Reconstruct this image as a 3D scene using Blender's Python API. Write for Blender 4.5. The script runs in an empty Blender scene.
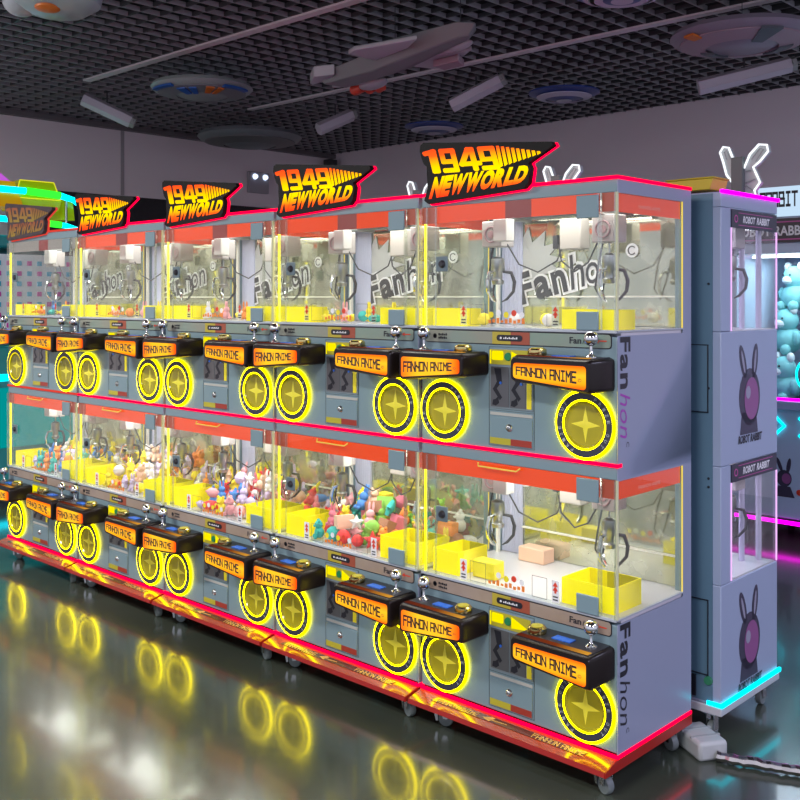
import bpy, bmesh, math, random
from mathutils import Vector, Matrix
PI = math.pi
random.seed(7)
SC = bpy.context.scene
COL = SC.collection

# ------------------------------------------------------------------ materials
MATS = {}
def _new(name):
    m = bpy.data.materials.new(name); m.use_nodes = True
    nt = m.node_tree; nt.nodes.clear()
    out = nt.nodes.new('ShaderNodeOutputMaterial')
    MATS[name] = m
    return m, nt, out
def mat(name, col, rough=.5, metal=0, spec=.5, noise=None, coat=0, alpha=None):
    if name in MATS: return MATS[name]
    m, nt, out = _new(name)
    b = nt.nodes.new('ShaderNodeBsdfPrincipled')
    b.inputs['Base Color'].default_value = (*col, 1)
    b.inputs['Roughness'].default_value = rough
    b.inputs['Metallic'].default_value = metal
    b.inputs['Specular IOR Level'].default_value = spec
    b.inputs['Coat Weight'].default_value = coat
    b.inputs['Coat Roughness'].default_value = .08
    if noise:                                   # (scale, second colour)
        tc = nt.nodes.new('ShaderNodeTexCoord'); n = nt.nodes.new('ShaderNodeTexNoise')
        n.inputs['Scale'].default_value = noise[0]; n.inputs['Detail'].default_value = 5
        r = nt.nodes.new('ShaderNodeValToRGB')
        r.color_ramp.elements[0].position = .38; r.color_ramp.elements[1].position = .66
        r.color_ramp.elements[0].color = (*col, 1); r.color_ramp.elements[1].color = (*noise[1], 1)
        nt.links.new(tc.outputs['Object'], n.inputs['Vector'])
        nt.links.new(n.outputs['Fac'], r.inputs['Fac']); nt.links.new(r.outputs['Color'], b.inputs['Base Color'])
    nt.links.new(b.outputs[0], out.inputs[0])
    return m
def emit(name, col, st):
    m, nt, out = _new(name)
    e = nt.nodes.new('ShaderNodeEmission'); e.inputs[0].default_value = (*col, 1); e.inputs[1].default_value = st
    nt.links.new(e.outputs[0], out.inputs[0]); return m
def emit_grad(name, stops, st, axis='Z'):        # backlit print with a printed gradient
    m, nt, out = _new(name)
    tc = nt.nodes.new('ShaderNodeTexCoord'); sp = nt.nodes.new('ShaderNodeSeparateXYZ')
    r = nt.nodes.new('ShaderNodeValToRGB'); cr = r.color_ramp
    while len(cr.elements) < len(stops): cr.elements.new(.5)
    for el, (p, c) in zip(cr.elements, stops): el.position = p; el.color = (*c, 1)
    e = nt.nodes.new('ShaderNodeEmission'); e.inputs[1].default_value = st
    nt.links.new(tc.outputs['Generated'], sp.inputs[0]); nt.links.new(sp.outputs[axis], r.inputs[0])
    nt.links.new(r.outputs[0], e.inputs[0]); nt.links.new(e.outputs[0], out.inputs[0]); return m
def glass(name, tint=(.98, .99, .97), rough=.02, ior=1.45, fac=None, gcol=(1, 1, 1)):
    m, nt, out = _new(name)
    t = nt.nodes.new('ShaderNodeBsdfTransparent'); t.inputs[0].default_value = (*tint, 1)
    g = nt.nodes.new('ShaderNodeBsdfGlossy'); g.inputs['Roughness'].default_value = rough; g.inputs['Color'].default_value = (*gcol, 1)
    x = nt.nodes.new('ShaderNodeMixShader')
    if fac is None:
        f = nt.nodes.new('ShaderNodeLayerWeight'); f.inputs[0].default_value = .5
        pw = nt.nodes.new('ShaderNodeMath'); pw.operation = 'POWER'; pw.inputs[1].default_value = 4
        ma = nt.nodes.new('ShaderNodeMath'); ma.operation = 'MULTIPLY_ADD'; ma.inputs[1].default_value = .6; ma.inputs[2].default_value = .03
        nt.links.new(f.outputs['Facing'], pw.inputs[0]); nt.links.new(pw.outputs[0], ma.inputs[0])
        nt.links.new(ma.outputs[0], x.inputs[0])
    else: x.inputs[0].default_value = fac
    nt.links.new(t.outputs[0], x.inputs[1]); nt.links.new(g.outputs[0], x.inputs[2])
    nt.links.new(x.outputs[0], out.inputs[0]); return m
def tinted(name, col, dens=.5, em=0.0):          # coloured translucent acrylic; em paints in a glow
    m, nt, out = _new(name)
    t = nt.nodes.new('ShaderNodeBsdfTransparent'); t.inputs[0].default_value = (*col, 1)
    b = nt.nodes.new('ShaderNodeBsdfPrincipled'); b.inputs['Base Color'].default_value = (*col, 1); b.inputs['Roughness'].default_value = .15
    if em: b.inputs['Emission Color'].default_value = (*col, 1); b.inputs['Emission Strength'].default_value = em
    x = nt.nodes.new('ShaderNodeMixShader'); x.inputs[0].default_value = dens
    nt.links.new(t.outputs[0], x.inputs[1]); nt.links.new(b.outputs[0], x.inputs[2])
    nt.links.new(x.outputs[0], out.inputs[0]); return m
def mirror(name, col, rough, dif, difcol, difcol2):
    m, nt, out = _new(name)
    g = nt.nodes.new('ShaderNodeBsdfGlossy'); g.inputs['Roughness'].default_value = rough; g.inputs['Color'].default_value = (*col, 1)
    d = nt.nodes.new('ShaderNodeBsdfDiffuse')
    tc = nt.nodes.new('ShaderNodeTexCoord'); n = nt.nodes.new('ShaderNodeTexNoise'); n.inputs['Scale'].default_value = 9; n.inputs['Detail'].default_value = 4
    r = nt.nodes.new('ShaderNodeValToRGB'); r.color_ramp.elements[0].color = (*difcol, 1); r.color_ramp.elements[1].color = (*difcol2, 1)
    r.color_ramp.elements[0].position = .4; r.color_ramp.elements[1].position = .62
    nt.links.new(tc.outputs['Object'], n.inputs['Vector']); nt.links.new(n.outputs['Fac'], r.inputs[0]); nt.links.new(r.outputs[0], d.inputs[0])
    x = nt.nodes.new('ShaderNodeMixShader'); x.inputs[0].default_value = dif
    nt.links.new(g.outputs[0], x.inputs[1]); nt.links.new(d.outputs[0], x.inputs[2])
    nt.links.new(x.outputs[0], out.inputs[0]); return m

body = mat('powder_coat', (.185, .275, .315), .36, 0, .5)
bodyside = mat('panel_lavender', (.27, .31, .43), .28, 0, .6)
rrbody = mat('rr_panel', (.32, .39, .54), .30)
rrback = mat('rr_back', (.10, .19, .27), .42)
white = mat('white_plastic', (.50, .49, .48), .4)
playw = mat('play_floor_white', (.62, .61, .65), .2)
curtain = mat('lavender_panel', (.52, .54, .72), .5)
orange = tinted('orange_band', (.80, .062, .002), .97, .22)  # slight emission paints in lamp glow behind the acrylic
orangeT = mat('orange_band_dark', (.30, .035, .03), .4)
black = mat('black_plastic', (.006, .005, .005), .6, 0, .2)
deckt = mat('console_top', (.022, .022, .028), .3, 0, .4)
purple = mat('console_side', (.012, .008, .008), .30, 0, .3)
chrome = mat('chrome', (.75, .76, .77), .12, 1)
steel = mat('brushed_steel', (.45, .46, .46), .3, 1)
gold = mat('gold_chrome', (.72, .60, .25), .2, 1)
bluepad = mat('blue_pad', (.03, .15, .65), .4)
darkg = mat('dark_grey', (.035, .035, .04), .5)
wheelm = mat('caster_rubber', (.16, .19, .19), .5)
ringdark = mat('ring_dark', (.035, .04, .055), .35)
ringtxt = mat('ring_text', (.42, .46, .46), .4)
dish = tinted('dish_yellow', (.33, .285, .008), .94, .10)
star4 = mat('dish_star', (.80, .72, .05), .3)
yel = tinted('yellow_acrylic', (.95, .85, .0), .8, .25)
yelp = mat('yellow_print', (.85, .72, .02), .4)
olive = mat('olive_print', (.45, .40, .03), .4)
redp = mat('red_print', (.33, .035, .02), .4)
strip_a = mat('strip_bronze', (.28, .20, .15), .3, 0, .5, (5, (.34, .27, .22)))
strip_b = mat('strip_grey', (.26, .27, .22), .3, 0, .5, (5, (.20, .30, .25)))
strip_y = mat('strip_yellow', (.45, .36, .04), .35)
strip_r = mat('strip_red', (.33, .075, .04), .35)
skirtm = mat('skirt_orange', (.42, .055, .012), .16, 0, .9, None, .6)
skirtp = mat('skirt_print', (.13, .035, .02), .2, 0, .8, None, .6)
skirtl = mat('skirt_lip', (.34, .012, .008), .3)
inkp = mat('ink_black', (.012, .012, .02), .4)
inkm = mat('ink_magenta', (.35, .05, .40), .4)
inkw = mat('ink_white', (.80, .80, .83), .5)
inkg = mat('ink_gold', (.75, .45, .12), .35)
inkc = mat('ink_charcoal', (.06, .06, .065), .5)
inkr = mat('ink_red', (.70, .05, .02), .5)
glassm = glass('clear_glass')
glasse = glass('acrylic_edge', (.9, .93, .86), .1, 1.5, .22)
backmir = mirror('mirror_back', (.80, .82, .68), .06, .42, (.20, .21, .10), (.46, .46, .33))  # olive mottling painted in for the room's blurred reflections
postw = mat('post_white', (.80, .78, .72), .4)
red_led = emit('red_led', (1, .0, .03), 2.2)
red_dim = emit('red_led_dim', (.75, .06, .04), .8)
mag_led = emit('magenta_led', (1, .0, .85), 2.4)
cyan_led = emit('cyan_led', (.0, .80, 1), 2.2)
yel_led = emit('yellow_led', (1, .83, .0), 2.2)
neon = emit('neon_yellow', (1, .80, .0), 8)
neon_dim = emit('neon_dim', (1, .80, .0), 1.2)
lamp_w = emit('lamp_white', (1, .98, .93), 3)
neon_w = emit('neon_white', (.9, .95, 1), 1.1)
plateg = emit_grad('plate_orange', [(0, (1, .10, .005)), (.25, (1, .38, .01)), (.6, (1, .50, .02)), (1, (1, .14, .005))], 1.05)
plateg2 = emit_grad('plate_orange_across', [(0, (1, .16, .01)), (.3, (1, .50, .02)), (.75, (1, .48, .02)), (1, (1, .08, .005))], 1.05, 'X')
sgn_a = emit_grad('sign_red_to_yellow', [(0, (1, .70, .0)), (.35, (1, .55, .0)), (.75, (1, .10, .01)), (1, (1, .06, .01))], 1.15)
sgn_b = emit_grad('sign_yellow_to_red', [(0, (1, .03, .01)), (.35, (1, .12, .01)), (.75, (1, .60, .0)), (1, (1, .7, .0))], 1.15)
sgn_c = emit_grad('sign_dull', [(0, (.42, .30, .08)), (1, (.42, .13, .09))], .6)
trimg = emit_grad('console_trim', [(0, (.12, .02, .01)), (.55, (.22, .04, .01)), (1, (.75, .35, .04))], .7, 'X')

# ------------------------------------------------------------------ mesh builder
class MB:
    def __init__(s): s.v = []; s.f = []
    def add(s, vs, fs):
        n = len(s.v); s.v += [tuple(v) for v in vs]; s.f += [tuple(i + n for i in f) for f in fs]; return s
    def box(s, x0, x1, y0, y1, z0, z1):
        return s.add([(x0,y0,z0),(x1,y0,z0),(x1,y1,z0),(x0,y1,z0),(x0,y0,z1),(x1,y0,z1),(x1,y1,z1),(x0,y1,z1)],
                     [(0,3,2,1),(4,5,6,7),(0,1,5,4),(1,2,6,5),(2,3,7,6),(3,0,4,7)])
    def prism(s, pts, y0, y1, plane='xz'):       # closed outline extruded
        n = len(pts); f = {'xz': lambda a,b,c: (a,c,b), 'yz': lambda a,b,c: (c,a,b), 'xy': lambda a,b,c: (a,b,c)}[plane]
        vs = [f(a,b,y0) for a,b in pts] + [f(a,b,y1) for a,b in pts]
        fs = [tuple(range(n)), tuple(range(2*n-1, n-1, -1))] + [(i, (i+1)%n + 0, (i+1)%n + n, i+n)[::-1] for i in range(n)]
        return s.add(vs, fs)
    def tube(s, pts, r, seg=8, closed=False):
        pts = [Vector(p) for p in pts]; n = len(pts); rings = []
        up = None
        for i, p in enumerate(pts):
            a = pts[(i-1) % n] if (closed or i > 0) else p; b = pts[(i+1) % n] if (closed or i < n-1) else p
            d = (b - a).normalized()
            if up is None:
                up = Vector((0,0,1)) if abs(d.z) < .9 else Vector((1,0,0))
            x = d.cross(up)
            if x.length < 1e-4: x = d.orthogonal()
            x.normalize(); y = x.cross(d).normalized(); up = y
            rr = r[i] if isinstance(r, (list, tuple)) else r
            rings.append([p + (x*math.cos(2*PI*k/seg) + y*math.sin(2*PI*k/seg))*rr for k in range(seg)])
        vs = [v for q in rings for v in q]; fs = []
        for i in range(n if closed else n-1):
            j = (i+1) % n
            for k in range(seg):
                l = (k+1) % seg; fs.append((i*seg+k, i*seg+l, j*seg+l, j*seg+k))
        if not closed: fs += [tuple(range(seg))[::-1], tuple((n-1)*seg + k for k in range(seg))]
        return s.add(vs, fs)
    def cyl(s, p0, p1, r0, r1=None, seg=20): return s.tube([p0, p1], [r0, r0 if r1 is None else r1], seg)
    def lathe(s, prof, c=(0,0,0), axis='z', seg=28, sx=1, sy=1):
        vs = []; fs = []; n = len(prof)
        for k in range(seg):
            a = 2*PI*k/seg
            for r, h in prof:
                x, y = r*math.cos(a)*sx, r*math.sin(a)*sy
                p = {'z': (x,y,h), 'y': (x,h,y), 'x': (h,x,y)}[axis]
                vs.append((p[0]+c[0], p[1]+c[1], p[2]+c[2]))
        for k in range(seg):
            l = (k+1) % seg
            for i in range(n-1): fs.append((k*n+i, l*n+i, l*n+i+1, k*n+i+1))
        if prof[0] == prof[-1]: return s.add(vs, fs)
        if prof[0][0] > 1e-5: fs.append(tuple(k*n for k in range(seg))[::-1])
        if prof[-1][0] > 1e-5: fs.append(tuple(k*n+n-1 for k in range(seg)))
        return s.add(vs, fs)
    def ball(s, c, r, seg=14, rz=None, rx=None, ry=None):
        rx = rx or r; ry = ry or r; rz = rz or r; m = max(5, seg//2); prof = [(math.sin(PI*i/m), -math.cos(PI*i/m)) for i in range(m+1)]
        vs = []; fs = []
        for k in range(seg):
            a = 2*PI*k/seg
            for q, h in prof: vs.append((c[0]+q*math.cos(a)*rx, c[1]+q*math.sin(a)*ry, c[2]+h*rz))
        n = m+1
        for k in range(seg):
            l = (k+1) % seg
            for i in range(m): fs.append((k*n+i, l*n+i, l*n+i+1, k*n+i+1))
        return s.add(vs, fs)
    def torus(s, c, R, r, axis='y', seg=56, ss=8):
        pts = []
        for k in range(seg):
            a = 2*PI*k/seg; u, w = R*math.cos(a), R*math.sin(a)
            pts.append({'y': (c[0]+u, c[1], c[2]+w), 'z': (c[0]+u, c[1]+w, c[2]), 'x': (c[0], c[1]+u, c[2]+w)}[axis])
        return s.tube(pts, r, ss, True)
    def xf(s, M):
        s.v = [tuple(M @ Vector(v)) for v in s.v]; return s
    def build(s, name, m, parent=None, label=None, bevel=0, smooth=True, kind=None):
        me = bpy.data.meshes.new(name); me.from_pydata(s.v, [], s.f)
        bm = bmesh.new(); bm.from_mesh(me)
        bmesh.ops.remove_doubles(bm, verts=bm.verts, dist=1e-6)
        bmesh.ops.recalc_face_normals(bm, faces=bm.faces)
        if smooth:
            for f in bm.faces: f.smooth = True
            for e in bm.edges:
                if len(e.link_faces) == 2 and e.calc_face_angle(0) > .7: e.smooth = False
        bm.to_mesh(me); bm.free()
        me.materials.append(m)
        o = bpy.data.objects.new(name, me); COL.objects.link(o)
        if parent: o.parent = parent
        if label: o['label'] = label
        if kind: o['kind'] = kind
        if bevel:
            b = o.modifiers.new('bevel', 'BEVEL'); b.width = bevel; b.segments = 2; b.limit_method = 'ANGLE'; b.angle_limit = .6
        return o
def rot(axis, a): return Matrix.Rotation(a, 4, axis)
def T(x, y, z): return Matrix.Translation((x, y, z))

TXT = {}
def text_geo(s, bold=0.0, shear=0.0, depth=.0):
    k = (s, bold, shear)
    if k not in TXT:
        c = bpy.data.curves.new('t', 'FONT'); c.body = s; c.offset = bold; c.shear = shear; c.resolution_u = 3
        o = bpy.data.objects.new('t', c); COL.objects.link(o)
        dg = bpy.context.evaluated_depsgraph_get(); dg.update()
        me = bpy.data.meshes.new_from_object(o.evaluated_get(dg))
        vs = [tuple(v.co) for v in me.vertices]; fs = [tuple(p.vertices) for p in me.polygons]
        bpy.data.objects.remove(o); bpy.data.curves.remove(c); bpy.data.meshes.remove(me)
        x0 = min(v[0] for v in vs); x1 = max(v[0] for v in vs); y0 = min(v[1] for v in vs); y1 = max(v[1] for v in vs)
        TXT[k] = ([((v[0]-x0)/(x1-x0), (v[1]-y0)/(y1-y0)) for v in vs], fs)
    return TXT[k]
def put_text(s, f, bold=0.0, shear=0.0, mb=None, thick=None):
    """f maps unit (a,b) to a 3D point; thick is an outward vector that gives the letters depth"""
    vs, fs = text_geo(s, bold, shear); mb = mb or MB()
    P = [Vector(f(a, b)) for a, b in vs]; t = Vector(thick or (0,0,0)); n = len(P)
    if not thick: return mb.add(P, fs)
    cnt = {}
    for q in fs:
        for i in range(len(q)):
            e = (q[i], q[(i+1) % len(q)]); cnt[e] = 1
    side = [(a, b, b+n, a+n) for a, b in cnt if (b, a) not in cnt]
    return mb.add(P + [p + t for p in P], [tuple(reversed(q)) for q in fs] + [tuple(i+n for i in q) for q in fs] + side)
GL = {'F': [[(0,0),(0,6),(4,6)],[(0,3.4),(3.6,3.4)]], 'A': [[(0,0),(0,6),(4,6),(4,0)],[(0,2.6),(4,2.6)]],
      'N': [[(0,0),(0,6),(4,0),(4,6)]], 'H': [[(0,0),(0,6)],[(4,0),(4,6)],[(0,3),(1.3,3.6),(2.7,2.4),(4,3)]],
      'O': [[(0,0),(0,6),(4,6),(4,0),(0,0)]], 'I': [[(.6,0),(3.4,0)],[(.6,6),(3.4,6)],[(2,0),(2,6)]],
      'M': [[(0,0),(0,6),(2,3),(4,6),(4,0)]], 'E': [[(4,0),(0,0),(0,6),(4,6)],[(0,3.1),(3.4,3.1)]],
      'c': [],
      'R': [[(0,0),(0,6),(4,6),(4,3),(0,3)],[(1.8,3),(4,0)]], 'B': [[(0,0),(0,6),(3.6,6),(3.6,3.2),(4,3),(4,0),(0,0)],[(0,3.2),(3.6,3.2)]],
      'T': [[(0,6),(4,6)],[(2,6),(2,0)]], 'P': [[(0,0),(0,6),(4,6),(4,3),(0,3)]], ' ': []}
def stroke_text(s, f, w=.8, mb=None, pitch=5.4, space=3.0):
    """square stroke lettering; f maps unit (a,b) to 3D"""
    mb = mb or MB(); x = 0; segs = []
    for ch in s:
        if ch == ' ': x += space; continue
        for pl in GL[ch]:
            for (a, b), (c, d) in zip(pl, pl[1:]): segs.append((x+a, b, x+c, d))
        x += pitch
    W = x - pitch + 4
    for a, b, c, d in segs:
        L = math.hypot(c-a, d-b); ux, uy = (c-a)/L*w/2, (d-b)/L*w/2
        q = [(a-ux+uy, b-uy-ux), (c+ux+uy, d+uy-ux), (c+ux-uy, d+uy+ux), (a-ux-uy, b-uy+ux)]
        mb.add([f(p/W, r/6) for p, r in q], [(0,1,2,3)])
    return mb
def rrect(x0, x1, z0, z1, r, n=4):
    out = []
    for cx, cz, a0 in ((x1-r, z1-r, 0), (x0+r, z1-r, PI/2), (x0+r, z0+r, PI), (x1-r, z0+r, 3*PI/2)):
        for i in range(n+1):
            a = a0 + PI/2*i/n; out.append((cx + r*math.cos(a), cz + r*math.sin(a)))
    return out
def rpoly(pts, r, n=4):                           # round the corners of a convex outline
    out = []
    m = len(pts)
    for i in range(m):
        p = Vector(pts[i]); a = Vector(pts[i-1]); b = Vector(pts[(i+1) % m])
        da = (a-p).normalized()*r; db = (b-p).normalized()*r
        for k in range(n+1):
            t = k/n; out.append(tuple(p + da*(1-t)**2 + db*t**2))
    return out

def kids(o): return [c for c in COL.objects if c.parent == o]
def tag(o, label=None, cat=None, group=None, kind=None):
    for k, v in (('label', label), ('category', cat), ('group', group), ('kind', kind)):
        if v: o[k] = v
    return o
def empty(name, loc=(0,0,0), rz=0):
    o = bpy.data.objects.new(name, None); COL.objects.link(o); o.location = loc; o.rotation_euler = (0,0,rz); o.empty_display_size = .1; return o
def build_tree(o, out=None):
    m = {}
    for c in COL.objects:
        if c.parent: m.setdefault(c.parent.name, []).append(c)
    return m
def copy_tree(o, tree, parent=None, skip=()):
    c = o.copy(); COL.objects.link(c); c.parent = parent
    for ch in tree.get(o.name, []):
        if ch.name.split('.')[0] not in skip: copy_tree(ch, tree, c, skip)
    return c

# ------------------------------------------------------------------ claw machine
W, D, H = .83, .48, 1.95
DECKS = (.133, 1.042)
MOD = .909
def claw(parent, x, y, ztop, drop, name='claw', sg=1):
    """motor carriage, hanging body and three curved prongs"""
    b = MB(); b.box(x-.045, x+.045, y-.04, y+.04, ztop-.095, ztop)
    car = b.build('carriage', mat('carriage_grey', (.36,.33,.33), .4), parent, 'white motor carriage', bevel=.004)
    l = MB(); l.cyl((x, y-.041, ztop-.05), (x, y-.043, ztop-.05), .014, seg=16); l.torus((x, y-.0425, ztop-.05), .028, .003, seg=24, ss=5)
    l.build('carriage_emblem', mat('emblem_mauve', (.35,.22,.24), .5), car)
    z = ztop-.095-drop
    c = MB(); c.cyl((x,y,z), (x,y,ztop-.09), .004, seg=8)
    c.lathe([(.010,.0),(.024,-.008),(.026,-.05),(.017,-.062),(.017,-.085),(.024,-.09),(.020,-.104),(0,-.106)], (x,y,z), seg=18)
    cl = c.build(name, steel, parent, 'steel claw hanging on its cable')
    for k in range(3):
        a = 2*PI*k/3 + .5; ca, sa = math.cos(a), math.sin(a)
        p = [(.018,-.055),(.050,-.060),(.062,-.095),(.058,-.130),(.034,-.158),(.016,-.168)]
        MB().tube([(x+r*ca, y+r*sa, z+h) for r, h in p], [.005,.007,.007,.006,.005,.002], 7).build('prong', darkg if k == 0 else chrome, cl)
    w = MB(); w.tube([(x-.03, y+.02, ztop-.06), (x-.06, y+.03, ztop-.16), (x-.075, y+.03, ztop-.25), (x-.05, y+.03, ztop-.29), (x-.03, y+.02, ztop-.22), (x-.015, y+.01, ztop-.14)], .0035, 6)
    w.tube([(x+sg*.04, y, ztop-.08), (x+sg*.09, y+.01, ztop-.16), (x+sg*.16, y+.03, ztop-.19), (x+sg*.23, y+.05, ztop-.15), (x+sg*.25, y+.06, ztop-.09)], .003, 6)
    w.build('cable', darkg, parent, 'looped black cable', kind=None)

def make_machine():
    R = empty('claw_machine')
    # --- carcass
    m = MB()
    for z in DECKS:
        m.box(0, W, 0, D, z+.003, z+.405)
        for x in (0, W-.03): m.box(x, x+.03, D-.055, D, z+.4, z+.87)
        m.box(.0, W, D-.02, D, z+.4, z+.87)
        m.box(0, W, 0, D, z+.862, z+MOD-.003)
    cab = m.build('cabinet', body, R, 'blue grey steel cabinet of two stacked decks', bevel=.003)
    s = MB()                                     # lavender side skins on the right side
    for z in DECKS:
        s.box(W, W+.003, .0, D, z, z+.408); s.box(W, W+.003, D-.058, D, z+.408, z+.86); s.box(W, W+.003, 0, D, z+.86, z+MOD-(.003 if z > 1 else 0))
    s.build('side_panel', bodyside, R, 'lavender grey side panel')
    # --- red led lines
    for z, nm in ((.120, 0), (1.036, 1), (1.945, 2)):
        l = MB(); l.box(-.002, W+.004, -.006, .002, z, z+.011)
        if nm != 1: l.box(W-.002, W+.006, -.006, D, z, z+.011)
        else: l.box(W-.002, W+.006, -.006, .02, z, z+.011)
        l.build('red_light_strip', red_led, R, 'glowing red light strip')
    MB().box(.004, W-.002, .006, D-.004, 1.939, 1.956).build('top_panel', body, R)
    # --- flared skirt
    sk = MB(); sk.prism([(.0, .122), (-.075, .103), (-.075, .097), (0, .097)], .0, W+.001, 'yz'); sk.box(0, W, 0, D, .097, .121)
    skt = sk.build('skirt', skirtm, R, 'glossy orange skirt flaring out over the floor')
    lp = MB(); lp.prism([(-.076, .105), (-.079, .088), (-.070, .086), (-.066, .099)], .0, W+.002, 'yz'); lp.prism([(-.076,.1045),(0,.123),(D,.123),(D,.086),(-.076,.086)], W+.001, W+.006, 'yz')
    lp.build('skirt_lip', skirtl, skt)
    def onsk(x, t): return (x, -.072*t, .1235 - .0188*t)
    pr = MB(); pr.add([onsk(.10,.28), onsk(.74,.28), onsk(.72,.62), onsk(.08,.62)], [(0,1,2,3)]); pr.v = [(a,b,c+.0006) for a,b,c in pr.v]
    pr.build('skirt_print', skirtp, skt)
    def lift(p, e=.0014): return (p[0], p[1], p[2]+e)
    tx = stroke_text('FANHON ANIMEc', lambda a, b: lift(onsk(.53+.22*a, .60-.26*b)), 1.0)
    tx.add([lift(onsk(*q)) for q in ((.335,.47),(.42,.42),(.42,.47),(.335,.52))], [(0,1,2,3)])
    tx.add([lift(onsk(*q)) for q in ((.318,.49),(.35,.30),(.365,.32),(.35,.62))], [(0,1,2,3)])
    stroke_text('FANHON ANIMEc', lambda a, b: lift(onsk(.11+.20*a, .60-.24*b)), 1.0, tx)
    tx.build('lettering', inkg, skt, 'gold lettering printed on the skirt')
    # --- casters
    for cx, cy, a in ((.09,.025,.5), (W-.045,.0,-.3), (.09,D-.06,.2), (W-.045,D-.06,-.4)):
        f = MB(); f.box(-.025,.025,-.025,.025,.081,.0865); f.prism([(-.018,.082),(.018,.082),(.014,.03),(-.002,.03)], -.018, -.0155); f.prism([(-.018,.082),(.018,.082),(.014,.03),(-.002,.03)], .0155, .018)
        f.xf(T(cx,cy,0) @ rot('Z', a)); fr = f.build('caster', chrome, R, 'chrome caster with foot brake')
        MB().lathe([(.012,-.013),(.026,-.012),(.0285,-.006),(.0285,.006),(.026,.012),(.012,.013)], (.006,0,.0285), 'y', 22).xf(T(cx,cy,0) @ rot('Z', a)).build('wheel', wheelm, fr)
        MB().prism([(-.030,.07),(-.036,.046),(-.030,.020),(-.022,.022),(-.024,.046),(-.018,.072)], -.014, .014).xf(T(cx,cy,0) @ rot('Z', a)).build('brake_pedal', chrome, fr)
    # --- the two decks
    for di, z in enumerate(DECKS):
        # info strip below the window
        o = MB(); o.prism(rrect(.018, W-.018, z+.366, z+.414, .012), -.002, -.0008); bz = o.build('info_strip', inkp, R, 'long printed info strip under the window')
        o = MB(); o.prism(rrect(.021, W-.021, z+.369, z+.411, .010), -.0032, -.0018); o.build('strip_print', strip_a if di == 0 else strip_b, bz)
        MB().box(.335,.415,-.0042,-.003,z+.369,z+.411).build('yellow_field', strip_y, bz)
        MB().box(.415,.495,-.0042,-.003,z+.369,z+.411).build('red_field', strip_r, bz)
        o = MB(); o.prism(rrect(.355,.465,z+.380,z+.401,.010), -.0058, -.0042); o.build('dark_label', inkp, bz)
        o = MB()
        for i in range(8): o.box(.385+.0078*i, .385+.0078*i+.005, -.0066, -.0059, z+.387, z+.391+.003*((i*3) % 2))
        o.lathe([(0,-.0066),(.004,-.0066),(.004,-.0059),(0,-.0059)], (.374,0,z+.390), 'y', 10); o.build('label_text', inkw, bz)
        o = put_text('Fan', lambda a,b: (.655+.045*a, -.0046, z+.380+.021*b), .02)
        put_text('hon', lambda a,b: (.705+.04*a, -.0046, z+.380+.018*b), 0, .3, o); o.build('strip_logo', inkp, bz)
        MB().add([(.752,-.0046,z+.391),(.765,-.0046,z+.399),(.765,-.0046,z+.393),(.795,-.0046,z+.393),(.795,-.0046,z+.389),(.765,-.0046,z+.389),(.765,-.0046,z+.383)],[(0,1,2,3,4,5,6)]).build('red_arrow', inkr, bz)
        o = MB()
        for i in range(5):
            for j in range(2): o.box(.086+.0085*i, .086+.0085*i+.006, -.0048, -.0042, z+.380+.012*j, z+.386+.012*j+.002*((i+j) % 2))
        o.lathe([(.009,-.0046),(.009,-.0042),(.006,-.0042),(.006,-.0046)], (.068,0,z+.390), 'y', 16); o.build('strip_emblem', inkp, bz)
        # sill and play floor
        MB().box(.0, W, -.006, .03, z+.4155, z+.426).build('window_sill', mat('sill_grey', (.42,.46,.52), .25), R, bevel=.002)
        MB().box(.004, W-.004, .03, D-.021, z+.406, z+.424).build('play_floor', playw, R, 'white play floor')
        # back panel
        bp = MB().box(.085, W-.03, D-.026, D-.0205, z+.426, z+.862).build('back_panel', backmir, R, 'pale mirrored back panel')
        o = MB()
        for i in range(8): o.cyl((.035+.0125*i, D-.032, z+.426), (.035+.0125*i, D-.032, z+.862), .0075, seg=8)
        o.build('ribbed_panel', curtain, R, 'lavender ribbed corner panel')
        for x0 in (.0, ): MB().box(.030,.042,D-.075,D-.062,z+.425,z+.862).build('corner_post', postw, R)
        MB().box(.045, W-.035, D-.034, D-.0265, z+.53, z+.536).build('back_rail', postw, R)
        # decal
        pts = []
        star = [(.02,.30),(.0,.42),(.035,.41),(.045,.455),(.062,.40),(.085,.45),(.10,.385),(.15,.43),(.145,.37),(.21,.385),(.165,.335),(.23,.315),(.17,.30),(.215,.265),(.14,.262),(.10,.20),(.085,.25),(.035,.245)]
        if di == 1:
            o = MB(); cx, cz = .10, .33
            vs = [(.03+a+.02, D-.030, z+.40+b-.02) for a, b in [(p[0]*1.25, p[1]-.02) for p in star]]
            cvt = (.03+cx*1.25+.02, D-.030, z+.40+cz-.04); n = len(vs)
            o.add(vs+[cvt], [(i, (i+1) % n, n) for i in range(n)]); o.build('burst_decal', mat('decal_grey', (.50,.51,.52), .5), bp)
        x0, zz = (.128, .50) if di == 1 else (.128, .70)
        an = math.radians(14 if di == 1 else 9)
        def LT(px, pz, wd, ht, yy):
            return lambda a, b: (x0 + (px+wd*a)*math.cos(an) - (pz+ht*b)*math.sin(an), yy, z+zz+(px+wd*a)*math.sin(an) + (pz+ht*b)*math.cos(an)*1.0)
        words = [('F',0,.0,.065,.125,.03),('a',.075,.0,.075,.09,.03),('n',.16,.0,.065,.09,.03),('h',.24,.0,.07,.13,.0),('o',.315,0,.06,.08,.0),('n',.385,0,.06,.08,0)]
        if di == 0: words = [(a,b*.95,c,d_*.95,e*.85,f_) for a,b,c,d_,e,f_ in words]
        o = MB()
        for ch, px, pz, wd, ht, bo in words: put_text(ch, LT(px-.009, pz-.009, wd+.018, ht+.018, D-.032), .075, .2 if ch in 'hon' and bo == 0 else 0, o)
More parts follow.
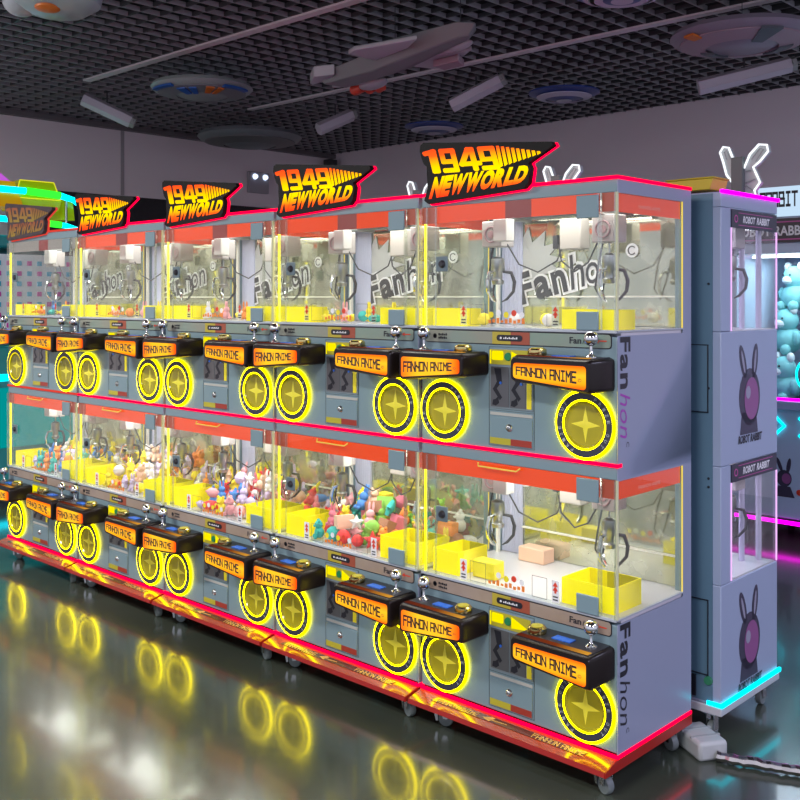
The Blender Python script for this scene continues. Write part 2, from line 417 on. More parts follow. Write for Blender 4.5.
        hp = [(-.012,-.012),(.47,-.012),(.47,.05),(.30,.105),(.20,.05),(.06,.06),(-.012,.11)]
        dec = o.build('logo_decal', inkw, bp, 'white outlined logo decal')
        o = MB()
        for ch, px, pz, wd, ht, bo in words: put_text(ch, LT(px, pz, wd, ht, D-.0345), bo, .2 if ch in 'hon' and bo == 0 else 0, o)
        o.build('logo_lettering', inkc, dec)
        o = MB(); o.lathe([(.0,-.0345),(.026,-.0345),(.026,-.034),(0,-.034)], (.62, D, z+zz+.20), 'y', 22)
        c_o = o.build('copyright_mark', inkw, bp)
        o = MB(); o.tube([(.62+.015*math.cos(a), D-.036, z+zz+.20+.015*math.sin(a)) for a in [.7+i*.45 for i in range(12)]], .0022, 5); o.build('mark_letter', inkc, c_o)
        # glazing
        gt, gb = z+.862, z+.424
        g = MB().box(.012, .765, -.004, 0, gb, gt); g.build('front_glass', glassm, R, 'clear front glass door')
        MB().box(.774, W, -.004, 0, gb, gt).build('corner_glass', glassm, R, 'clear corner glass panel')
        MB().box(W-.004, W, .001, D-.058, gb, gt).build('side_glass', glassm, R, 'clear side glass')
        MB().box(0, .004, .001, D-.058, gb, gt).build('side_glass', glassm, R, 'clear side glass')
        for x in (-.001, .028, .072, .764, .773, W-.006): MB().box(x, x+.006, -.009, -.0035, gb, gt).build('glass_edge', glasse, R, 'pale acrylic edge strip')
        MB().box(W-.003, W+.004, -.004, .003, gb, gt-.0).build('glass_edge', mat('edge_cream', (.62,.62,.42), .2), R)
        MB().box(.008, .015, .004, .012, gb, gt-.005).build('yellow_light_strip', yel_led, R, 'upright yellow light strip')
        MB().box(W-.001, W+.002, D-.0615, D-.0585, gb, gt-.0).build('yellow_light_strip', emit('yellow_pale_led', (.95,.70,.08), .9), R, 'upright yellow light strip')
        MB().box(W-.005, W+.0035, .0, D-.06, gb-.004, gb+.001).build('side_sill', mat('sill_grey', (.42,.46,.52), .25), R)
        # orange bands
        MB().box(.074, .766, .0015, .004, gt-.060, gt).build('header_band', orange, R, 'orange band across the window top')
        (MB().box(.388, .498, .0008, .0014, gt-.060, gt).build('sensor_plate', orangeT, R) if di else None)
        MB().box(.772, W-.006, .0015, .004, gt-.060, gt).build('header_band', mat('orange_corner', (.45,.06,.02), .4), R)
        MB().box(.0, .072, .0015, .004, gt-.060, gt).build('header_band', mat('orange_corner', (.45,.06,.02), .4), R)
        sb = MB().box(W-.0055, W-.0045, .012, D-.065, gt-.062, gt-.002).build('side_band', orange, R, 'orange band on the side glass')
        put_text('FANHON ANIME', lambda a,b: (W+.0006, .13+.14*a, gt-.045+.012*b)).build('band_text', mat('ink_peach', (.8,.45,.35), .5), sb)
        # latch blocks, lock, handle
        MB().box(.685,.768,-.012,-.005,gt-.078,gt-.004).build('upper_latch', body, R, 'blue grey square latch plate', bevel=.003)
        MB().box(.685,.768,-.012,-.005,gb+.0,gb+.060).build('lower_latch', body, R, 'blue grey square latch plate', bevel=.003)
        lk = MB().box(.079,.133,-.012,-.0045,gb+.200,gb+.255).build('door_lock', mat('lock_plate', (.12,.17,.20), .4), R, 'dark square door lock', bevel=.003)
        MB().lathe([(0,-.022),(.010,-.022),(.014,-.017),(.015,-.0121),(0,-.0121)], (.110,0,gb+.227), 'y', 18).build('lock_barrel', inkp, lk)
        if di == 0:
            MB().tube([(.277,-.010,gt-.004),(.285,-.02,gt-.014),(.45,-.02,gt-.014),(.46,-.010,gt-.004)], .003, 7).build('door_handle', mat('handle_reflection_yellow', (.85,.62,.1), .25), R, 'thin clear door handle with painted yellow reflection')  # clear acrylic handle, its yellow reflection painted as base colour
        # glass stickers
        for sx in (.19,.585):
            st = MB().box(sx,sx+.030,-.0047,-.0041,gb+.008,gb+.080).build('glass_sticker', inkw if di == 0 else glasse, R, 'small caution sticker')
            sr = MB()
            for k in (0,1): sr.add([(sx+.004,-.0053,gb+.046+.014*k),(sx+.026,-.0053,gb+.046+.014*k),(sx+.015,-.0053,gb+.062+.014*k)],[(0,1,2)])
            sr.box(sx+.011,sx+.019,-.0053,-.0048,gb+.038,gb+.05)
            sr.build('arrow_mark', inkr, st, 'red double arrow')
            sr = MB()
            for k in (0,1): sr.box(sx+.005,sx+.025,-.0053,-.0048,gb+.014+.010*k,gb+.019+.010*k)
            sr.build('caution_text', inkc, st)
        for sx, wd in ((.235,.07),(.505,.06)):
            so = MB()
            for q in ((sx,sx+wd,gb+.01,gb+.0112),(sx,sx+wd,gb+.080,gb+.0812),(sx,sx+.0012,gb+.01,gb+.080),(sx+wd,sx+wd+.0012,gb+.01,gb+.0812)): so.box(q[0],q[1],-.0047,-.0041,q[2],q[3])
            so.build('sticker_outline', inkc, R)
        for i in range(5):
            MB().lathe([(0,-.0047),(.011,-.0047),(.011,-.0042),(0,-.0042)], (.33+.033*i,0,gb+.046+.006*(i%2)), 'y', 10).build('badge_sticker', (yelp,inkw,yelp,inkr,inkw)[i], R)
        o = MB()
        for i in range(9): o.box(.318+.018*i,.318+.018*i+.012,-.0047,-.0042,gb+.016+.003*(i%2),gb+.027+.004*(i%3))
        o.build('caption_sticker', mat('ink_orange', (.80,.22,.03), .5), R)
        # prize chutes of yellow acrylic
        for xa, xb in ((.028,.15),(.60,.80)):
            o = MB(); h = .085 if di == 0 else .065; t = .004; ya, yb = .032, (.20 if di == 0 else .16)
            for q in ((xa,xb,ya,ya+t),(xa,xb,yb-t,yb),(xa,xa+t,ya+t,yb-t),(xb-t,xb,ya+t,yb-t)): o.box(*q, z+.425, z+.425+h)
            o.build('prize_chute', yel, R, 'yellow acrylic prize chute')
        # lamp, rails, claws
        MB().box(.06, W-.06, .03, .046, gt-.030, gt-.020).build('window_lamp', lamp_w, R, 'white lamp tube inside the window')
        o = MB()
        for y in (.10,.36): o.cyl((.05,y,gt-.03),(W-.05,y,gt-.03),.006, seg=8)
        for x in (.22,.66): o.box(x-.012,x+.012,.09,.37,gt-.045,gt-.033)
        o.build('gantry_rail', steel, R, 'steel gantry rails')
        claw(R, .20, .20, gt-.05, .035 if di else .03)
        claw(R, .665, .22, gt-.05, .035 if di else .03, 'claw', -1)
        o = MB().box(.255,.315,.10,.15,gt-.13,gt-.05); o.build('control_box', white, R, 'white control box', bevel=.004)
        o = MB().box(.44,.53,.25,.31,gt-.16,gt-.05); o.build('control_box', mat('box_cream', (.44,.41,.38), .4), R, 'cream control box', bevel=.004)
        MB().box(.335,.355,.36,.38,gt-.15,gt-.10).build('sensor', darkg, R)
        # coin panel
        cp = MB(); cp.box(.322,.508,-.004,.001,z+.145,z+.352); fp = cp.build('coin_panel', mat('coin_plate', (.20,.25,.28), .35), R, 'coin slot panel', bevel=.001)
        o = MB(); o.box(.330,.408,-.006,-.004,z+.152,z+.29); o.box(.412,.480,-.006,-.004,z+.152,z+.29); o.build('coin_mech', mat('mech_grey', (.16,.16,.165), .3, .6), fp)
        MB().box(.484,.503,-.006,-.004,z+.152,z+.29).build('yellow_card', yelp, fp)
        o = MB()
        for q in (.345, .425):
            o.add([(q,-.0065,z+.285),(q+.03,-.0065,z+.285),(q+.034,-.0065,z+.24),(q+.012,-.0065,z+.215),(q+.035,-.0065,z+.185),(q+.025,-.0065,z+.175),(q-.006,-.0065,z+.212),(q+.012,-.0065,z+.238)],[(0,1,2,7),(7,2,3),(7,3,6),(6,3,4,5)])
            o.add([(q-.005,-.0065,z+.175),(q+.006,-.0065,z+.178),(q+.018,-.0065,z+.188),(q+.022,-.0065,z+.165),(q+.008,-.0065,z+.155),(q-.008,-.0065,z+.158)],[(0,1,2,3,4,5)])
        o.build('slot_mark', inkp, fp)
        for q in (.374,.462): MB().lathe([(0,-.009),(.005,-.009),(.005,-.006)],(q,0,z+.235),'y',10).build('blue_button', bluepad, fp)
        yc = MB(); yc.prism(rrect(.325,.500,z+.298,z+.350,.004), -.0055, -.004); yc = yc.build('price_card', olive, fp)
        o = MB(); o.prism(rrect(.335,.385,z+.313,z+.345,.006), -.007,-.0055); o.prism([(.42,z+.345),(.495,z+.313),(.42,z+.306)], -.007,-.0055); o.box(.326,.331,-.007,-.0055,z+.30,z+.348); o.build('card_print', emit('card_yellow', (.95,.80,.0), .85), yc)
        MB().lathe([(0,-.010),(.013,-.010),(.015,-.0055)],(.405,0,z+.326),'y',14).build('green_button', mat('btn_green', (.02,.22,.08), .3), yc)
        MB().box(.325,.505,-.0025,0,z+.122,z+.132).build('label_slip', mat('slip', (.45,.45,.42), .5), fp)
        cd = MB().box(.325,.505,-.0035,.001,z+.020,z+.115).build('coin_door', body, R, 'small blue grey coin door', bevel=.001)
        MB().box(.325,.415,-.0045,-.0035,z+.022,z+.044).build('olive_stripe', olive, cd)
        MB().box(.415,.503,-.0045,-.0035,z+.022,z+.044).build('red_stripe', redp, cd)
        MB().lathe([(0,-.013),(.006,-.013),(.010,-.010),(.0135,-.0035),(0,-.0035)],(.408,0,z+.082),'y',18).build('lock', steel, cd)
        o = MB()
        for q in ((.318,.512,z+.0150,z+.0162),(.318,.512,z+.1375,z+.1387),(.318,.512,z+.358,z+.3592),(.318,.3192,z+.016,z+.358),(.511,.5122,z+.016,z+.358)): o.box(q[0],q[1],-.0012,.0,q[2],q[3])
        o.build('panel_gap', mat('gap_dark', (.06,.08,.09), .6), R)
        # rings
        for cx in (.115,.715):
            cz = z+.120
            ho = MB().torus((cx,-.006,cz), .109, .005).build('neon_ring', neon, R, 'glowing yellow neon ring')
            MB().lathe([(.082,-.002),(.082,-.013),(.1045,-.013),(.1045,-.002),(.082,-.002)],(cx,0,cz),'y',56).build('dark_ring', ringdark, ho)
            MB().torus((cx,-.011,cz), .0795, .0026).build('inner_neon', neon, ho)
            MB().lathe([(0,-.0015),(.052,-.0015),(.070,-.004),(.075,-.010),(.0765,-.003)],(cx,0,cz),'y',48).build('prize_door', dish, ho, 'round yellow acrylic prize door')
            a = [(0,.062),(.010,.012),(.058,0),(.010,-.012),(0,-.062),(-.010,-.012),(-.058,0),(-.010,.012)]
            MB().add([(cx+p,-.0028,cz+q) for p,q in a]+[(cx,-.007,cz)], [(i,(i+1)%8,8) for i in range(8)]).build('star_emblem', star4, ho)
            o = MB(); word = 'PRIZE OUT'
            for rep in (0, 1):
                for i, ch in enumerate(word):
                    if ch == ' ': continue
                    an_ = math.radians(62 - 13*i + 180*rep); ca, sa = math.cos(an_), math.sin(an_)
                    put_text(ch, lambda a_, b_: (cx + ca*(.088+.011*b_) + sa*(.006*(a_-.5)*1.6), -.0138, cz + sa*(.088+.011*b_) - ca*(.006*(a_-.5)*1.6)), .02, 0, o)
            o.build('ring_lettering', ringtxt, ho)
        # consoles
        for side in (0, 1):
            if side == 0: out = [(.012, z+.232),(.316, z+.258),(.316, z+.338),(.012, z+.338)]
            else: out = [(.514, z+.258),(.822, z+.232),(.822, z+.338),(.514, z+.338)]
            o = MB(); P = rpoly(out, .016); cxm = (out[0][0]+out[1][0])/2; czm = z+.29
            n = len(P); P2 = [(cxm+(a-cxm)*.965, czm+(b-czm)*.88) for a, b in P]
            vs = [(a,-.001,b) for a,b in P] + [(a,-.130,b) for a,b in P] + [(a,-.140,b) for a,b in P2]
            fs = [tuple(range(n)), tuple(range(3*n-1,2*n-1,-1))] + [(i,(i+1)%n,(i+1)%n+n,i+n)[::-1] for i in range(n)] + [(i+n,(i+1)%n+n,(i+1)%n+2*n,i+2*n)[::-1] for i in range(n)]
            con = o.add(vs, fs).build('control_console', purple, R, 'black wedge shaped control console')
            xa, xb = out[0][0]+.006, out[1][0]-.006
            MB().box(xa+.008, xb-.008, -.128, -.004, z+.3375, z+.3405).build('console_top', deckt, con)
            MB().box(xa+.012, xb-.012, -.1285, -.105, z+.3408, z+.3425).build('trim_strip', trimg, con, 'orange and black trim along the front edge')
            # front plate
            q = [(xa+.010, z+.245+(.0 if side == 0 else .024)), (xb-.010, z+.245+(.024 if side == 0 else .0)), (xb-.010, z+.318), (xa+.010, z+.318)]
            PP = rpoly(q, .012)
            pl = MB().prism(PP, -.1425, -.1395).build('name_plate', plateg if side else plateg2, con, 'glowing orange name plate')
            zb0, zb1 = q[0][1], q[1][1]
            def ft(a, b):
                aa = .05+.9*a; x = q[0][0] + aa*(q[1][0]-q[0][0]); lo = zb0+(zb1-zb0)*aa; hi = z+.318
                return (x, -.1435, lo+(hi-lo)*(.5+.46*(b-.5)))
            put_text('\u00a9', lambda a, b: ft(.945+.055*a, .1+.35*b), .0, 0, stroke_text('FANHON ANIMEc', ft, 1.25)).build('plate_lettering', inkp, pl)
            # joystick, card reader, coin cup
            jx, bx, px = (.06,.255,.155) if side == 0 else (.77,.57,.67)
            jy = -.055; zt = z+.3405
            j = MB(); j.lathe([(.020,0),(.020,.003),(.008,.010),(.0045,.016),(.0045,.036),(.008,.040)],(jx,jy,zt),'z',18); j.ball((jx,jy,zt+.060),.024,18)
            js = j.build('joystick', chrome, con, 'chrome ball top joystick')
            b = MB(); b.lathe([(.0,.0),(.030,.0),(.032,.004),(.031,.018),(.026,.023),(0,.023)],(bx,jy-.01,zt),'z',26); bt = b.build('push_button', gold, con, 'round gold and chrome push button')
            MB().lathe([(0,.0),(.020,0),(.020,.002),(0,.003)],(bx,jy-.01,zt+.023),'z',20).build('button_cap', olive, bt)
            MB().box(px-.035,px+.035,jy-.022,jy+.012,zt,zt+.003).build('card_reader', bluepad, con, 'blue card reader pad')
        # side lettering, turned a quarter
        o = put_text('F', lambda a,b: (W+.0038, .012+.062*b, z+.405-.048*a), .03)
        put_text('a', lambda a,b: (W+.0038, .012+.046*b, z+.350-.052*a), .03, 0, o)
        put_text('n', lambda a,b: (W+.0038, .012+.046*b, z+.290-.050*a), .03, 0, o)
        o.build('side_lettering', inkp, R, 'bold dark side lettering')
        o = put_text('hon', lambda a,b: (W+.0038, .012+.060*b, z+.228-.145*a), -.004, .25)
        o.build('side_lettering', inkm if di else inkp, R, 'thin slanted side lettering')
        put_text('C', lambda a,b: (W+.0038, .050+.016*b, z+.070-.016*a), .0).build('side_mark', inkp, R)
    # --- topper sign
    out = [(.019,2.132),(.034,2.140),(.601,2.083),(.608,2.070),(.508,2.022),(.517,2.005),(.508,1.955),(.488,1.938),(.058,1.914),(.038,1.927),(.055,1.973),(.050,2.050),(.034,2.063),(.016,2.109)]
    ts = MB().prism(out, -.030, -.008).build('topper_sign', black, R, 'black cut out sign on the top front edge')
    cx, cz = .30, 2.02
    MB().prism([(a+(.0025 if a > .4 else -.001), b-(.005 if b < 2.0 else 0)) for a, b in out], -.0078, .004).build('back_light', red_led, ts, 'red glowing edge of the sign')
    def q1(a, b):   # 1949
        top = 2.114-.019*a; bot = 2.022-.012*a; return (.036+.030*(1-b)+.33*a, -.0315, bot+(top-bot)*b)
    o = MB()
    DG = {'1': [[(.2,5.0),(1.7,5.4),(1.7,.6)],[(1.25,5.2),(1.25,.6)]], '9': [[(3.2,2.75),(.75,2.75),(.75,5.4),(3.2,5.4),(3.2,.6),(.7,.6)]], '4': [[(3.0,.6),(3.0,5.4),(2.3,5.4),(.5,1.9),(3.9,1.9)]]}
    for i, ch in enumerate('1949'):
        w0, w1 = ((0,.185),(.20,.455),(.465,.735),(.745,1.0))[i]; gw = 2.4 if ch == '1' else 3.9
        for pl in DG[ch]:
            for (xa_, ya_), (xb_, yb_) in zip(pl, pl[1:]):
                L = math.hypot(xb_-xa_, yb_-ya_); w_ = 1.12; ux, uy = (xb_-xa_)/L*w_/2, (yb_-ya_)/L*w_/2
                ca_ = .55
                q = [(xa_-ux*ca_+uy, ya_-uy*ca_-ux), (xb_+ux*ca_+uy, yb_+uy*ca_-ux), (xb_+ux+uy*ca_, yb_+uy-ux*ca_), (xb_+ux-uy*ca_, yb_+uy+ux*ca_), (xb_+ux*ca_-uy, yb_+uy*ca_+ux), (xa_-ux*ca_-uy, ya_-uy*ca_+ux), (xa_-ux-uy*ca_, ya_-uy+ux*ca_), (xa_-ux+uy*ca_, ya_-uy-ux*ca_)]
                o.add([q1(w0+(w1-w0)*p/gw, r_/6) for p, r_ in q], [tuple(range(8))])
    for i in range(9):
        x = .372+.0215*i; hh = 1-i*.105
        zt_ = 2.093-.0028*i*1.6; wd = .0135
        o.add([(x,-.0315,zt_),(x+wd,-.0315,zt_-.001),(x+wd+.018*hh,-.0315,zt_-.075*hh+.004),(x+.018*hh,-.0315,zt_-.077*hh)],[(0,1,2,3)])
    o.build('year_lettering', sgn_a, ts, 'red to yellow glowing digits and stripes')
    o = MB(); xs = [0]
    ws = {'N':1,'E':.85,'W':1.35,'O':1.1,'R':1,'L':.8,'D':1}
    tot = sum(ws[c] for c in 'NEWWORLD'); x = 0
    for ch in 'NEWWORLD':
        a0, a1 = x/tot, (x+ws[ch]*.97)/tot; x += ws[ch]
        put_text(ch, lambda a, b: (.062+.012*b+.430*(a0+(a1-a0)*a)+.018*b, -.0315, 1.931+(.006+.026*0)*0+.026*(a0+(a1-a0)*a)+b*(.078-.022*(a0+(a1-a0)*a)*.9)), .065, 0, o)
    o.build('name_lettering', sgn_b, ts, 'yellow to red glowing letters')
    return R

cm = make_machine()
cm.name = 'claw_machine'
mlab = ['double-deck claw machine whose lower window is nearly empty, its lettered side panel fully visible',
        'double-deck claw machine with a heap of red, orange and blue toys in its lower window',
        'double-deck claw machine with a heap of pink and lavender toys in its lower window',
        'double-deck claw machine with a heap of mostly yellow toys in its lower window',
        'double-deck claw machine at the far end of the row, its top sign unlit and dull']
tree = build_tree(cm)
machines = []
for k in range(5):
    o = cm if k == 0 else copy_tree(cm, tree)
    o.location = (-W-.85*k, 0, 0)
    tag(o, mlab[k], 'claw machine', 'double-deck claw machines in the row'); machines.append(o)
# the far machine has an unlit topper and dim lines
def descend(o):
    out = []
    for c in COL.objects:
        if c.parent == o: out.append(c); out += descend(c)
    return out
for c in descend(machines[4]):
    nm = c.name.split('.')[0]; sw = None
    if nm in ('year_lettering', 'name_lettering'): sw = sgn_c
    elif nm == 'red_light_strip' and c.data.vertices[0].co.z > .5: sw = red_dim
    elif nm == 'back_light': sw = red_dim
    elif nm == 'topper_sign': sw = mat('sign_dull_black', (.05,.035,.04), .4)
    elif nm == 'header_band' and c.data.vertices[0].co.z > 1.7: sw = mat('band_faded', (.30,.28,.27), .4)
    elif nm in ('inner_neon',) and c.parent.data.vertices[0].co.z > 1: sw = neon_dim
    if sw:
        c.data = c.data.copy(); c.data.materials[0] = sw

# ------------------------------------------------------------------ prizes
def toy_bear():
    m = MB(); m.ball((0,0,.026),.024,10,.026); m.ball((0,-.003,.062),.020,10)
    for s in (-1,1): m.ball((s*.015,-.002,.080),.0075,8); m.ball((s*.024,-.008,.036),.008,8,.012); m.ball((s*.014,-.020,.009),.010,8)
    m.ball((0,-.021,.058),.008,8,.006); return m
def toy_bunny():
    m = MB(); m.ball((0,0,.024),.024,10); m.ball((0,-.002,.056),.019,10)
    for s in (-1,1): m.ball((s*.009,0,.085),.006,8,.022); m.ball((s*.013,-.02,.008),.009,8)
    m.ball((0,.022,.018),.009,8); return m
def toy_box(): 
    m = MB(); m.box(-.034,.034,-.022,.022,0,.050); m.box(-.030,.030,-.0235,-.022,.006,.044); m.box(-.012,.012,-.0245,-.0235,.014,.036); return m
def toy_fish():
    m = MB(); m.ball((0,0,.022),.02,12,.021,.038,.020); m.add([(.034,0,.022),(.06,.003,.042),(.06,.003,.004),(.06,-.003,.042),(.06,-.003,.004),(.034,-.004,.022)],[(0,1,2),(5,4,3),(0,5,3,1),(1,3,4,2),(2,4,5,0)])
    for s in (-1,1): m.ball((-.024,s*.016,.028),.005,6)
    return m
def toy_capsule():
    m = MB(); m.ball((0,0,.029),.029,14); m.torus((0,0,.029),.029,.0022,'z',20,5); return m
def toy_star():
    m = MB(); P = []
    for i in range(10): r = .036 if i % 2 == 0 else .017; P.append((r*math.sin(PI*i/5), .036+r*math.cos(PI*i/5)))
    n = 10; m.add([(a,-.006,b) for a,b in P]+[(a,.006,b) for a,b in P]+[(0,-.018,.036),(0,.018,.036)], [(i,(i+1)%n,20) for i in range(n)]+[(i+n,(i+1)%n+n,21) for i in range(n)]+[(i,(i+1)%n,(i+1)%n+n,i+n) for i in range(n)]); return m
KIND = {'bear_plush': toy_bear, 'bunny_plush': toy_bunny, 'toy_box': toy_box, 'fish_plush': toy_fish, 'toy_capsule': toy_capsule, 'star_cushion': toy_star}
TC = {'red': (.75,.05,.05), 'orange': (.85,.28,.05), 'pink': (.80,.38,.42), 'rose': (.75,.20,.28), 'blue': (.06,.22,.60), 'teal': (.04,.45,.42),
      'yellow': (.88,.72,.03), 'lavender': (.58,.48,.72), 'white': (.75,.72,.72), 'brown': (.38,.17,.10), 'green': (.25,.55,.08), 'peach': (.82,.52,.38)}
protos = {}
def place_toy(kind, colour, loc, rz, tip, where, grp, sc=1.0):
    key = (kind, colour)
    if key not in protos:
        me = KIND[kind]().build(kind, mat('toy_'+colour, TC[colour], .7))
        protos[key] = me.data; o = me
    else:
        o = bpy.data.objects.new(kind, protos[key]); COL.objects.link(o)
    o.location = loc; o.rotation_euler = (tip, 0, rz); o.scale = (sc,)*3
    nm = {'bear_plush':'bear plush','bunny_plush':'bunny plush','toy_box':'toy box','fish_plush':'fish plush','toy_capsule':'round toy capsule','star_cushion':'star cushion'}[kind]
    tag(o, f'{colour} {nm} {where}', 'toy box' if kind == 'toy_box' else 'toy', grp + ', ' + colour + ' ' + nm)
    return o
ORD = ['machine with the empty lower window', 'machine of red and orange toys', 'machine of lavender toys', 'machine of yellow toys', 'machine with the unlit sign']
heaps = {1: (['red','orange','pink','rose','blue','peach','red','teal','brown','yellow','white','green'], .20, .60),
         2: (['pink','lavender','white','rose','lavender','yellow','blue','red','peach'], .18, .60),
         3: (['yellow','yellow','peach','white','lavender','orange','yellow'], .06, .60),
         4: (['yellow','orange','lavender','blue','white','yellow','teal'], .16, .60)}
rnd = random.Random(3)
for k, (cols, xa, xb) in heaps.items():
    mx = -W-.85*k; zf = DECKS[0]+.428; cnt = 0
    for lay in range(3):
        ny = (6,5,3)[lay]; nx = (10,9,7)[lay]
        for j in range(ny):
            for i in range(nx):
                x = .055 + .077*i + (.038 if lay % 2 else 0) + rnd.uniform(-.008,.008)
                y = (.065 if lay == 0 else .21 - .0*lay) + .064*j + rnd.uniform(-.006,.006)
                if lay == 1: y = .10 + .07*j
                if lay == 2: y = .22 + .075*j; x += .09
                if x > W-.05 or y > .42: continue
                if (x < .20 or x > .55) and y < .25: continue        # leave the chutes free
                if k == 4 and lay == 2: continue
                if lay and rnd.random() < (.15 if lay == 1 else .3): continue
                kind = rnd.choice(list(KIND) if k == 1 else ['bear_plush','bunny_plush','fish_plush','toy_capsule','star_cushion','bunny_plush'])
                place_toy(kind, rnd.choice(cols), (mx+x, y, zf+.052*lay), rnd.uniform(-1.2,1.2), rnd.uniform(-.5,.1) if lay else 0, f'heaped in the {ORD[k]}', f'lower prize heap in the {ORD[k]}', rnd.uniform(.85,1.12))
for k in range(5):                                                   # sparse prizes in the upper windows
    mx = -W-.85*k; zf = DECKS[1]+.428
    cl = [['yellow','white'],['yellow','pink','teal','yellow'],['white','orange','yellow','pink','white'],['peach','yellow','pink','orange'],['orange','blue','yellow','teal']][k]
    for i in range(4 if k == 0 else 8):
        place_toy(['toy_capsule','fish_plush','bunny_plush'][(i+k) % 3] if k else 'toy_capsule', cl[i % len(cl)], (mx+.215+(.048 if k else .095)*i, (.10, .16, .22)[i % 3], zf), i*.7, 0, f'in the upper window, {ORD[k]}', f'upper prizes in the {ORD[k]}', .8)
o = MB().box(-.06,.06,-.035,.035,0,.055).build('prize_box', mat('toy_peach', TC['peach'], .6), None, bevel=.004); o.location = (-W+.23,.40,DECKS[0]+.4245)
tag(o, 'peach prize box by the back panel of the otherwise empty lower window', 'toy box')
o = MB().box(-.05,.05,-.03,.03,0,.062).build('prize_box', yelp, None, bevel=.004); o.location = (-W+.235,.10,DECKS[0]+.4245)
tag(o, 'yellow prize box on the floor of the otherwise empty lower window', 'toy box')

